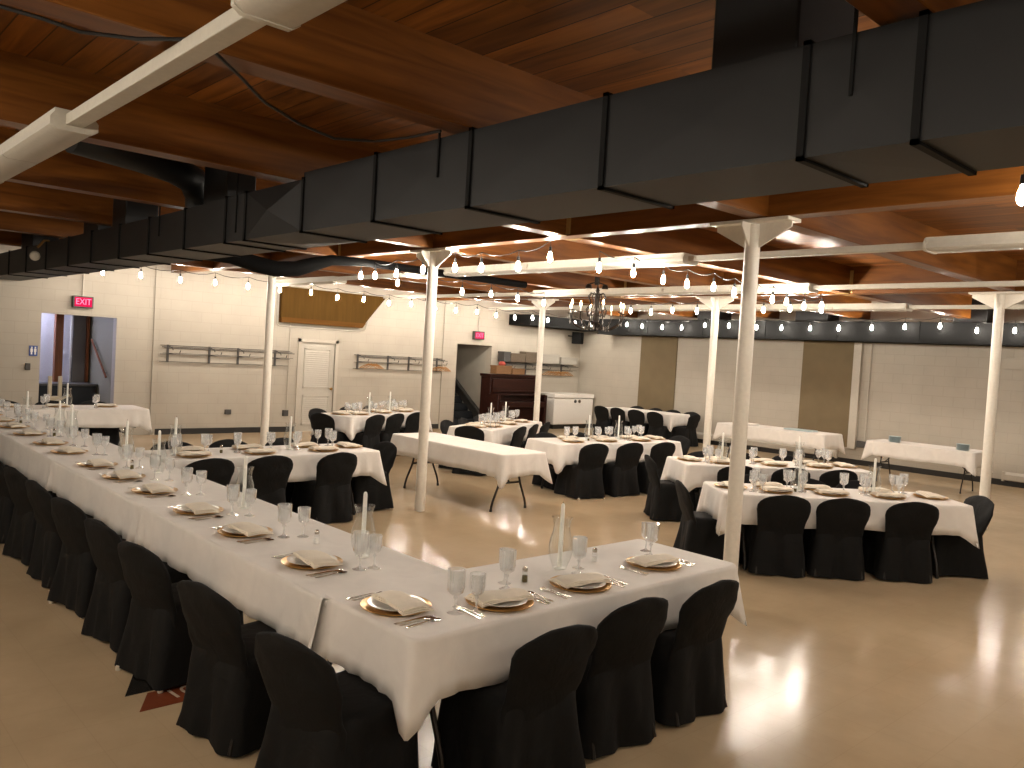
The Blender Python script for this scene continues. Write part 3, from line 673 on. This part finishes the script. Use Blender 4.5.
# ------------------------------------------------------------------ folding tables and cloths
def make_table():
    t = thing('folding_table', (0, 0, 0), 0, 'x', 'table', 'folding banquet tables')
    B(-1.2, 1.2, -.37, .37, .695, .733).build('tabletop', M['white'], t, bevel=.008)
    for s in (-1, 1):
        m = MB(); x = s * .96
        for k in (-1, 1):
            pts = [(.15, .69), (.155, .50), (.165, .40), (.19, .32), (.235, .22), (.275, .13), (.295, .06), (.30, 0)]
            m.tube([(x, k * y, z) for y, z in pts], .0145, 8)
        m.tube([(x, -.18, .345), (x, .18, .345)], .013, 8); m.tube([(x, -.16, .66), (x, .16, .66)], .012, 8)
        lg = m.build('leg_frame', M['steel_dark'], t)
        b = MB(); b.tube([(x, 0, .345), (s * .5, 0, .69)], .010, 6); b.build('brace', M['steel_dark'], lg)
        for k in (-1, 1): MB().lathe([(.018, 0), (.018, .03), (.014, .034)], 8, (x, k * .30, 0)).build('foot_cap', M['socket'], lg)
    return t
TPROTO = []
def cloth(name, label, cx, cy, ang, Lx, Wy, skip='', drop=.275, seed=0, dz=0., lows=.12):
    """cloth over a table: flat top, skirts that fall in soft folds and hang lower at the corners; sides in skip (n/s/e/w) lie under the next cloth"""
    rnd = random.Random(seed); zt = .742 + dz
    hx, hy = Lx / 2, Wy / 2; rc = .022
    per = []                       # point, normal, corner closeness, side
    def edge(x0, y0, x1, y1, nx, ny, side, n):
        ln = math.hypot(x1 - x0, y1 - y0)
        for i in range(n + 1):
            q = i / n; q = q - .06 * sin(2 * PI * q)     # more points near the corners
            dcor = min(q, 1 - q) * ln
            near_start = q < .5
            per.append(((x0 + (x1 - x0) * q, y0 + (y1 - y0) * q), (nx, ny), dcor, side, near_start))
    edge(-hx + rc, -hy, hx - rc, -hy, 0, -1, 's', 44)
    edge(hx, -hy + rc, hx, hy - rc, 1, 0, 'e', 18)
    edge(hx - rc, hy, -hx + rc, hy, 0, 1, 'n', 44)
    edge(-hx, hy - rc, -hx, -hy + rc, -1, 0, 'w', 18)
    ring = {'s': ('w', 'e'), 'e': ('s', 'n'), 'n': ('e', 'w'), 'w': ('n', 's')}
    ph = [rnd.uniform(0, 6.28) for _ in range(8)]; drop = drop * rnd.uniform(.96, 1.04)
    rows = [0, .012, .035, .08, .16, .3, .5, .75, 1.]
    V = []; n = len(per)
    for v in rows:
        for k, (p, nn, dc, side, ns) in enumerate(per):
            adj = ring[side][0 if ns else 1]
            crn = math.exp(-(dc / .062) ** 2) if adj not in skip else .25 * math.exp(-(dc / .03) ** 2)
            s = k * 1.0
            fold = (.010 * sin(p[0] * 17 + p[1] * 13 + ph[0]) + .006 * sin(p[0] * 37 - p[1] * 33 + ph[1]) + .021 * sin(dc * 40 + ph[2] * .3) * math.exp(-(dc / .32) ** 2)) * v ** 1.3
            out = .009 * min(1, v / .035) ** .5 + .020 * v + fold + .020 * v * crn
            nx, ny = nn
            ox, oy = nx * out, ny * out
            if adj not in skip:     # corner cone: swing outward along the diagonal
                an = {'s': (0, -1), 'e': (1, 0), 'n': (0, 1), 'w': (-1, 0)}[adj]
                ox += an[0] * (.085 * v) * math.exp(-(dc / .05) ** 2); oy += an[1] * (.085 * v) * math.exp(-(dc / .05) ** 2)
            d = drop + (lows * crn if adj not in skip else 0) + .008 * sin(p[0] * 5 + p[1] * 7 + ph[3])
            z = zt - d * v
            if v == 0: z = zt
            V.append((p[0] + ox, p[1] + oy, z))
    m = MB(); F = []
    for r in range(len(rows) - 1):
        for k in range(n):
            k2 = (k + 1) % n
            if per[k][3] in skip or per[k2][3] in skip: continue
            F.append((r * n + k, r * n + k2, (r + 1) * n + k2, (r + 1) * n + k))
    # flat top as shrinking loops
    base = len(V)
    for q in (.985, .8, .5, .2):
        for (p, *_r) in per: V.append((p[0] * (1 - (1 - q) * (hy / hx if q > .9 else 1)), p[1] * q, zt + .0012 * sin(p[0] * 9 * q + p[1] * 11)))
    loops = [0] + [base + i * n for i in range(4)]
    for a, b in zip(loops, loops[1:]):
        for k in range(n):
            k2 = (k + 1) % n; F.append((a + k, b + k, b + k2, a + k2))
    F.append(tuple(loops[-1] + k for k in range(n)))
    m.add(V, F)
    o = m.build('tablecloth', M['cloth'], sharp=75); o.location = (cx, cy, 0); o.rotation_euler = (0, 0, ang)
    sm = o.modifiers.new('thickness', 'SOLIDIFY'); sm.thickness = .002; sm.offset = 1
    tag(o, label, 'tablecloth', 'white tablecloths')
    return o
def table(cx, cy, deg, short, Lx=2.44, Wy=.76, skip='', seed=0, dz=0., legs=True):
    """short: where the table stands"""
    if legs:
        if not TPROTO: TPROTO.append(make_table()); t = TPROTO[0]
        else: t = copy_tree(TPROTO[0])
        t.location = (cx, cy, 0); t.rotation_euler = (0, 0, math.radians(deg)); t['label'] = f'dark bent-leg folding table under {short}'
        t.scale = ((Lx - .04) / 2.40, (Wy - .02) / .74, 1)
    cloth('tablecloth', f'white cloth hanging over {short}', cx, cy, math.radians(deg), Lx, Wy, skip, seed=seed, dz=dz)

T = dict(
    H=(3.245, 3.085, 0), T1=(3.30, 13.90, 0), T2=(4.13, 8.38, 1), T3=(8.42, 12.79, 21), T4=(9.48, 10.57, 27), T5=(9.50, 8.12, -7), T7=(9.585, 5.46, -35), T8=(8.03, 3.83, -40), EB=(6.985, 8.44, 90), T6=(16.48, 12.86, -90), B1=(15.75, 8.82, -90), B2=(15.72, 5.82, -90))
SH = dict(H='the nearest table', T1='the table before the left doorway', T2='the table behind the long row', T3='the table by the white door', T4='the table by the stair doorway', T5='the centre table', T7='the rear right table', T8='the front right table', EB='the bare middle table', T6='the far corner table', B1='the left wall buffet', B2='the right wall buffet')
# long row of four tables, ends butted
LY = [(3.41, 5.89), (5.89, 8.29), (8.29, 10.75), (10.75, 13.30)]
for k, (a, b) in enumerate(LY):
    table(2.41, (a + b) / 2, 90, f'the long left row, {ORD[k + 1]} table from the near end', b - a + .06, .82, 'ew', 20 + k, .0012 * (k % 2))
table(*T['H'], SH['H'], 2.43, .76, '', 1, .002)
table(*T['T1'], SH['T1'], 2.62, .76, '', 2, .002)
for k in ('T2', 'T3', 'T4', 'T5', 'T7', 'T8', 'EB', 'T6', 'B1'): table(*T[k], SH[k], {'T6': 2.12, 'EB': 2.34}.get(k, 2.44), .74 if k == 'EB' else .76, seed=sum(map(ord, k)) * 3)
table(*T['B2'], SH['B2'], 1.86, .76, seed=77)

def world(tn, u, v):
    cx, cy, d = T[tn]; a = math.radians(d)
    return cx + u * cos(a) - v * sin(a), cy + u * sin(a) + v * cos(a), a

# ------------------------------------------------------------------ chairs
def rrect(hw, y0, y1, z, r=.05, n=6):
    pts = []
    for cx, cy, a0 in ((hw - r, y1 - r, 0), (-hw + r, y1 - r, PI / 2), (-hw + r, y0 + r, PI), (hw - r, y0 + r, 1.5 * PI)):
        for k in range(n): 
            a = a0 + PI / 2 * k / (n - 1); pts.append((cx + r * cos(a), cy + r * sin(a), z))
    return pts
def dens(ring, n=72):
    """resample a closed ring evenly"""
    P = [Vector(p) for p in ring]; d = [0]
    for i in range(len(P)): d.append(d[-1] + (P[(i + 1) % len(P)] - P[i]).length)
    out = []; tot = d[-1]; j = 0
    for k in range(n):
        s = tot * k / n
        while d[j + 1] < s: j += 1
        q = (s - d[j]) / max(d[j + 1] - d[j], 1e-9); out.append(P[j].lerp(P[(j + 1) % len(P)], q))
    return out
def make_chair(seed, caps=True):
    rnd = random.Random(seed); ph = [rnd.uniform(0, 6.28) for _ in range(4)]
    t = thing('banquet_chair', (0, 0, 0), 0, 'x', 'chair', 'black covered chairs')
    rings = []
    for z, hw, y0, y1 in ((.008, .250, -.285, .255), (.09, .243, -.278, .25), (.18, .236, -.268, .245), (.27, .229, -.260, .24), (.35, .223, -.254, .238), (.41, .218, -.248, .236), (.438, .212, -.243, .234), (.455, .20, -.23, .222), (.459, .15, -.17, .17)):
        ring = dens(rrect(hw, y0, y1, z, .045 if z < .45 else .03), 72); k = max(0, 1 - z / .45); o = []
        for i, p in enumerate(ring):
            a = 2 * PI * i / 72
            f = (.017 * sin(4 * a + ph[0] + z * 2) + .013 * sin(9 * a + ph[1] + z * 5) + .005 * sin(17 * a + ph[2] - z * 6)) * min(1, k * 1.4)
            nrm = Vector((p.x, p.y, 0)).normalized(); q = p + nrm * f
            if z < .05: q.z += .010 * (1 + sin(3 * a + ph[3])) * .7
            o.append(tuple(q))
        rings.append(o)
    MB().loft(rings, (False, True)).build('seat_cover', M['black'], t, sharp=60)
    # back: sections go up and lean rearward; front and rear sheets closed at the rim
    rings = []
    prof = [(.30, .213, .030), (.37, .214, .034), (.42, .213, .036), (.47, .214, .034), (.53, .222, .030), (.59, .234, .027), (.645, .243, .024), (.69, .242, .022), (.725, .228, .020), (.752, .198, .018), (.771, .150, .014), (.783, .085, .009), (.787, .03, .005)]
    for z, hw, th in prof:
        yc = -.212 - max(0, z - .42) * .30; ring = []
        for i in range(40):
            a = 2 * PI * i / 40
            c, s = cos(a), sin(a)
            x = 1.05 * hw * math.copysign(abs(c) ** .62, c); y = th * math.copysign(abs(s) ** .8, s)
            y += .026 * (1 - (x / .25) ** 2) * -1 * max(0, min(1, (z - .40) / .2)) + .004 * sin(x * 34 + z * 26 + ph[1]) + .004 * sin(x * 15 - z * 40 + ph[2])
            ring.append((x, yc + y, z + .006 * sin(x * 12 + ph[0]) * (z > .5)))
        rings.append(ring)
    MB().loft(rings).build('back_cover', M['black'], t, sharp=70)
    for sx in (-1, 1):
        for sy in (-1, 1):
            l = MB().tube([(sx * .175, sy * .16, .43), (sx * (.195 if sy > 0 else .222), sy * .225 if sy > 0 else -.284, .02)], .011, 6).build('leg', M['steel_dark'], t)
            if caps: MB().lathe([(.013, 0), (.016, .006), (.015, .024), (.011, .03)], 8, (sx * (.196 if sy > 0 else .222), sy * .228 if sy > 0 else -.286, 0)).build('foot_cap', M['white_rubber'], l)
    return t
CH = []
def chair(x, y, rz, label):
    global CH
    k = random.randrange(4)
    if len(CH) < 4: CH.append(make_chair(len(CH) * 5 + 3, len(CH) in (0, 2))); t = CH[-1]
    else: t = copy_tree(CH[k])
    t.location = (x, y, 0); t.rotation_euler = (0, 0, rz + random.uniform(-.06, .06)); t['label'] = label
    return t
def tchair(tn, u, v, face, label):
    """face: 0 faces +v, 1 faces -u, 2 faces -v, 3 faces +u in the table's frame"""
    x, y, a = world(tn, u, v); chair(x, y, a + face * PI / 2, label)

LP = [3.10, 3.97, 4.81, 5.55, 6.40, 7.12, 7.84, 8.75, 9.45, 10.34, 11.1, 11.88, 12.60, 13.35]
LC = [2.98, 3.83, 4.74, 5.42, 6.22, 6.98, 7.74, 8.57, 9.32, 10.17, 10.97, 11.77, 12.52, 13.3]
for k, y in enumerate(LC):
    chair(1.885, y, -PI / 2 + .15, f"black covered chair, {ORD[k + 1]} from near end, outer side of the long row")
for k, x in enumerate((2.60, 3.25, 3.88)):
    chair(x, (2.72, 2.80, 2.78)[k], random.uniform(-.05, .02), f'black covered chair, {ORD[k + 1]} from left, near side of the nearest table')
def chairs(tn, near, far, left=None, right=None, vn=-.32, vf=.36, only=''):
    s = SH[tn]
    for k, u in enumerate(near): tchair(tn, u, vn, 0, f'black covered chair, {ORD[k + 1]} from left, near side, {s}')
    for k, u in enumerate(far): tchair(tn, u, vf, 2, f'black covered chair, {ORD[k + 1]} from left, far side, {s}')
    if left is not None: tchair(tn, -left, 0, 3, f'black covered chair at the left end of {s}')
    if right is not None: tchair(tn, right, 0, 1, f'black covered chair at the right end of {s}')
chairs('T1', [], [-.5, .15, .8])
chairs('T2', [-.92, -.28, .50], [-.78, -.13, .56], None, 1.26, -.34)
chairs('T3', [-.85, -.25, .38], [-.85, 0, .72], 1.24, None)
chairs('T4', [-.60, .05, .70], [-.7, 0, .7], 1.02, None)
chairs('T5', [-.80, -.12, .55], [-.65, 0, .65], None, 1.28, -.36)
chairs('T7', [-.66, 0, .62], [-.62, 0, .6], 1.26, None)
chairs('T8', [-.70, -.12, .54], [-.66, 0, .58], 1.24, 1.22, -.26)
# far corner table: long side faces the room (-u frame is turned)
chairs('T6', [-.92, -.38, .18, .78], [-.85, -.25, .32, .88], None, 1.16, -.34, .40)

# ------------------------------------------------------------------ tableware prototypes
def lathe_mesh(name, prof, mat, seg=20, cap=(True, True)): return MB().lathe(prof, seg, cap=cap).mesh(name, M[mat], 50)
CHARGER = lathe_mesh('charger_plate', [(.001, .004), (.10, .004), (.115, .008), (.158, .016), (.165, .018), (.165, .0145), (.118, .002), (.10, 0), (.001, 0)], 'gold', 36)
PLATE = lathe_mesh('dinner_plate', [(.001, .014), (.085, .014), (.095, .018), (.132, .029), (.135, .028), (.10, .013), (.085, .0075), (.001, .0075)], 'china', 36)
def flute_mesh(name, k, prof):
    """cut-glass goblet: the bowl carries twelve shallow flutes"""
    seg = 36; rings = []
    for r, z in prof:
        q = .055 if z > .09 else 0
        rings.append([(k * r * (1 + q * cos(12 * 2 * PI * j / seg)) * cos(2 * PI * j / seg), k * r * (1 + q * cos(12 * 2 * PI * j / seg)) * sin(2 * PI * j / seg), k * z) for j in range(seg)])
    return MB().loft(rings).mesh(name, M['glass'], 80)
GOB_A = flute_mesh('water_goblet', 1.09, [(.001, 0), (.036, 0), (.036, .003), (.012, .009), (.0055, .02), (.005, .055), (.011, .067), (.007, .072), (.020, .080), (.033, .092), (.037, .115), (.038, .188), (.0365, .188), (.0355, .115), (.031, .096), (.001, .086)])
GOB_B = flute_mesh('wine_goblet', 1.10, [(.001, 0), (.033, 0), (.033, .003), (.011, .009), (.005, .02), (.0045, .055), (.010, .064), (.006, .069), (.018, .077), (.029, .088), (.033, .108), (.034, .166), (.0325, .166), (.0315, .108), (.027, .092), (.001, .083)])
HUR = lathe_mesh('hurricane_shade', [(.040, 0), (.046, .02), (.066, .07), (.072, .115), (.066, .165), (.050, .22), (.047, .245), (.054, .28), (.061, .297), (.059, .297), (.052, .28), (.045, .245), (.048, .22), (.064, .165), (.070, .115), (.064, .07), (.044, .02), (.038, 0)], 'clear', 24, (False, False))
CANDLE = lathe_mesh('taper_candle', [(.001, .0), (.036, 0), (.036, .006), (.016, .012), (.016, .04), (.0135, .042), (.0115, .36), (.008, .372), (.001, .376)], 'wax', 12)
WICK = lathe_mesh('wick', [(.0015, .37), (.001, .386)], 'wick', 5)
def napkin_mesh(seed):
    rnd = random.Random(seed); m = MB(); nu, nv = 18, 8
    for layer, (lx, ly, zo, sh) in enumerate([(.30, .165, .0, 0), (.295, .148, .006, -.007), (.29, .13, .012, -.013)]):
        top = []; bot = []
        for i in range(nu + 1):
            u = (i / nu - .5) * lx
            for j in range(nv + 1):
                v = (j / nv - .5) * ly + sh
                r = math.hypot(u, v)
                z = .031 + zo - .10 * max(0, abs(u) - .10) ** 1.1 * (1 if abs(u) > .10 else 0) * 2.2 + .003 * sin(u * 28 + seed + layer) + .002 * sin(v * 50 + seed)
                z -= .004 * (abs(v - sh) / (ly / 2)) ** 4
                top.append((u, v, z + .006)); bot.append((u, v, z))
        V = top + bot; F = []; w = nv + 1; n = len(top)
        for i in range(nu):
            for j in range(nv):
                a = i * w + j; F.append((a, a + w, a + w + 1, a + 1)); F.append((n + a, n + a + 1, n + a + w + 1, n + a + w))
        for i in range(nu):
            for j in (0, nv):
                a = i * w + j; q = (a, a + w, n + a + w, n + a); F.append(q if j else q[::-1])
        for j in range(nv):
            for i in (0, nu):
                a = i * w + j; q = (a, a + 1, n + a + 1, n + a); F.append(q if not i else q[::-1])
        m.add(V, F)
    return m.mesh('napkin', M['napkin'], 60)
NAPS = [napkin_mesh(s) for s in (1, 2, 3)]
def flat(m, pts, z, th):
    """outline strip: list of (along, half width, z offset)"""
    m.loft([[(-w, y, z + dz), (w, y, z + dz), (w, y, z + dz + th), (-w, y, z + dz + th)] for y, w, dz in pts])
m = MB(); flat(m, [(-.095, .007, 0), (-.08, .010, 0), (-.02, .005, .003), (.03, .0035, .006), (.045, .006, .006), (.056, .012, .003), (.062, .012, .002)], 0, .0025)
for k in (-1.5, -.5, .5, 1.5): m.loft([[(k * .0066 - .0018, y, z), (k * .0066 + .0018, y, z), (k * .0066 + .0018, y, z + .002), (k * .0066 - .0018, y, z + .002)] for y, z in ((.061, .002), (.08, .001), (.102, .005))])
FORK = m.mesh('fork', M['silver'])
m = MB(); flat(m, [(-.11, .007, 0), (-.095, .009, 0), (.0, .006, .001), (.012, .009, 0), (.08, .010, 0), (.105, .005, 0), (.112, .001, 0)], 0, .003)
KNIFE = m.mesh('knife', M['silver'])
m = MB(); flat(m, [(-.10, .006, 0), (-.085, .009, 0), (-.02, .0045, .003), (.03, .0035, .007)], 0, .0025)
m.loft([[(w * cos(a), y, .006 - d * (1 - abs(cos(a))) - (0 if sin(a) < 0 else -.001)) for a in [2 * PI * i / 10 for i in range(10)]] for y, w, d in ((.03, .004, .001), (.042, .014, .003), (.058, .0195, .005), (.074, .018, .005), (.086, .010, .002), (.09, .003, 0))])
SPOON = m.mesh('spoon', M['silver'])
ZT = .7455
def put(name, me, x, y, rz, label, cat, group, z=ZT):
    o = bpy.data.objects.new(name, me); C.objects.link(o); o.location = (x, y, z); o.rotation_euler = (0, 0, rz)
    return tag(o, label, cat, group)
def setting(x, y, a, place, cutlery=False, gob=2, jx=0.):
    """x, y: plate centre; a: direction the diner faces (0 = +Y); place: words that locate it"""
    rnd = random.Random(int(x * 100) * 31 + int(y * 100))
    def at(rt, fd): return x + rt * cos(a) - fd * sin(a), y + rt * sin(a) + fd * cos(a)
    put('charger_plate', CHARGER, x, y, a, f'gold charger plate, {place}', 'charger plate', 'gold charger plates')
    put('dinner_plate', PLATE, x, y, a, f'white dinner plate on charger, {place}', 'plate', 'white dinner plates')
    put('napkin', NAPS[rnd.randrange(3)], *at(.015, .02), a + rnd.uniform(-.16, .06), f'folded white napkin over plate, {place}', 'napkin', 'folded napkins')
    g = at(.20 + rnd.uniform(-.02, .02), .17 + rnd.uniform(-.02, .02)); put('water_goblet', GOB_A, *g, 0, f'tall water goblet, {place}', 'goblet', 'glass goblets')
    if gob > 1:
        g = at(.25 + rnd.uniform(-.02, .02), .25 + rnd.uniform(-.02, .03)); put('wine_goblet', GOB_B, *g, 0, f'smaller wine goblet, {place}', 'goblet', 'glass goblets')
    if cutlery:
        put('fork', FORK, *at(-.20, -.02), a + .06, f'dinner fork, {place}', 'fork', 'forks')
        put('fork', FORK, *at(-.225, -.03), a - .02, f'outer salad fork, {place}', 'fork', 'forks')
        put('knife', KNIFE, *at(.19, -.03), a + .03, f'knife, {place}', 'knife', 'knives')
        put('spoon', SPOON, *at(.22, -.03), a - .03, f'inner spoon, {place}', 'spoon', 'spoons')
        put('spoon', SPOON, *at(.25, -.02), a + .02, f'outer spoon, {place}', 'spoon', 'spoons')
for k, y in enumerate(LP):
    setting(2.25 if k else 2.205, y, -PI / 2, f"{ORD[k + 1]} place from near end, long row", k < 7)
for k, (x, y) in enumerate(((2.66, 2.885), (3.234, 2.885), (3.955, 2.955))):
    setting(x, y, 0, f'{ORD[k + 1]} place from left, nearest table', True)
def places(tn, near, far, left=None, right=None, vn=-.16, vf=.16):
    s = SH[tn].replace('the ', '', 1)
    for k, u in enumerate(near): x, y, a = world(tn, u, vn); setting(x, y, a, f'{ORD[k + 1]} from left, near side, {s}')
    for k, u in enumerate(far): x, y, a = world(tn, u, vf); setting(x, y, a + PI, f'{ORD[k + 1]} from left, far side, {s}')
    if left: x, y, a = world(tn, -left, .02); setting(x, y, a - PI / 2, f'left end, {s}')
    if right: x, y, a = world(tn, right, .02); setting(x, y, a + PI / 2, f'right end, {s}')
places('T1', [], [-.62, .10, .80], vf=.05)
places('T2', [-.90, -.19, .58], [-.78, -.13, .56], None, 1.05, -.20, .19)
places('T3', [-.72, .0, .70], [-.70, .05, .75], 1.04, 1.0)
places('T4', [-.66, .05, .72], [-.66, .0, .70], 1.04, None)
places('T5', [-.80, -.15, .55], [-.62, .0, .62], None, 1.05)
places('T7', [-.68, 0, .61], [-.62, 0, .6], 1.05, 1.06)
places('T8', [-.64, -.08, .50], [-.60, -.1, .54], 1.05, 1.02, -.12, .20)

def candle(x, y, where, hur=True, s=1.):
    put('taper_candle', CANDLE, x, y, 0, f'white taper candle {where}', 'candle', 'white taper candles')
    w = bpy.data.objects.new('wick', WICK); C.objects.link(w); w.parent = C.objects[-2] if False else bpy.data.objects[[o.name for o in C.objects if o.name.startswith('taper_candle')][-1]]
    if hur: put('hurricane_shade', HUR, x, y, 0, f'clear glass hurricane shade {where}', 'glass shade', 'hurricane shades')
for k, y in enumerate((3.97, 5.54, 7.25, 8.10, 9.95, 10.45, 12.0)):
    candle(2.57, y, f'on the long row, {ORD[k + 1]} from the near end')
candle(3.40, 3.20, 'on the nearest table between the two right places')
for tn, us in (('T1', [.22]), ('T2', [-1.0, .28]), ('T3', [-.2, .45]), ('T4', [-.35, .35]), ('T5', [-.35, .25]), ('T7', [-.62, .42]), ('T8', [-.35, .42])):
    for k, u in enumerate(us):
        x, y, a = world(tn, u, 0.02); candle(x, y, (f"on {SH[tn]}" if len(us) == 1 else f"on {SH[tn]}, {'left' if k == 0 else 'right'} one"))
def shaker(x, y, what, where):
    t = thing(f'{what}_shaker', (x, y, ZT), 0, f'small glass {what} shaker with steel cap {where}', 'shaker', 'salt and pepper shakers')
    MB().lathe([(.019, 0), (.020, .004), (.015, .055), (.0135, .06)], 10).build('glass_body', M['clear'], t)
    MB().lathe([(.016, .003), (.0145, .035)], 10).build('contents', M[what], t)
    MB().lathe([(.0145, .058), (.015, .075), (.009, .083), (.001, .084)], 10).build('cap', M['silver'], t)
shaker(2.50, 4.37, 'salt', 'before the first candle of the long row')
shaker(3.03, 3.10, 'pepper', 'left of the candle on the nearest table')
shaker(3.70, 3.20, 'salt', 'right of the candle on the nearest table')
shaker(2.45, 7.55, 'pepper', 'between third and fourth long row candles')
shaker(2.45, 10.15, 'pepper', 'between fifth and sixth long row candles')
shaker(2.42, 11.6, 'pepper', 'beyond the sixth candle of the long row')
for tn in ('T2', 'T5', 'T7', 'T8'):
    x, y, a = world(tn, -.42 if tn != 'T2' else -.55, -.06); shaker(x, y, 'pepper', f'on {SH[tn]}')
# stacks of small plates on the wall buffets
def stack(x, y, label, mat='plastic_blue', r=.11, n=6):
    t = thing('plate_stack', (x, y, ZT), 0, label, 'plate stack', 'stacked plates')
    for k in range(n): MB().lathe([(.001, k * .018), (r * .75, k * .018), (r, k * .018 + .016), (r, k * .018 + .019), (r * .75, k * .018 + .006), (.001, k * .018 + .005)], 18).build('plate', M[mat], t)
stack(15.62, 6.35, 'pale blue stack of plates at the left of the right wall buffet')
stack(15.55, 5.15, 'pale blue stack of plates at the right of the right wall buffet')
tag(B(15.6, 15.9, 8.0, 8.6, ZT, ZT + .03).build('folded_linen', M['plastic_blue'], bevel=.01), 'pale blue folded linen lying on the left wall buffet', 'linen')
tag(B(15.6, 15.85, 9.3, 9.6, ZT, ZT + .035).build('folded_linen', M['cloth'], bevel=.01), 'white folded linen lying on the left wall buffet', 'linen')

# ------------------------------------------------------------------ world and view
w = bpy.data.worlds.new('world'); bpy.context.scene.world = w; w.use_nodes = True
w.node_tree.nodes['Background'].inputs[0].default_value = (0, 0, 0, 1)
sc = bpy.context.scene
sc.view_settings.view_transform = 'Standard'; sc.view_settings.look = 'None'; sc.view_settings.gamma = 1; sc.view_settings.use_curve_mapping = False
sc.view_settings.exposure = 2.36
sc.cycles.use_denoising = True
sc.cycles.max_bounces = 8; sc.cycles.diffuse_bounces = 4; sc.cycles.glossy_bounces = 3; sc.cycles.transparent_max_bounces = 24
sc.cycles.sample_clamp_indirect = 6
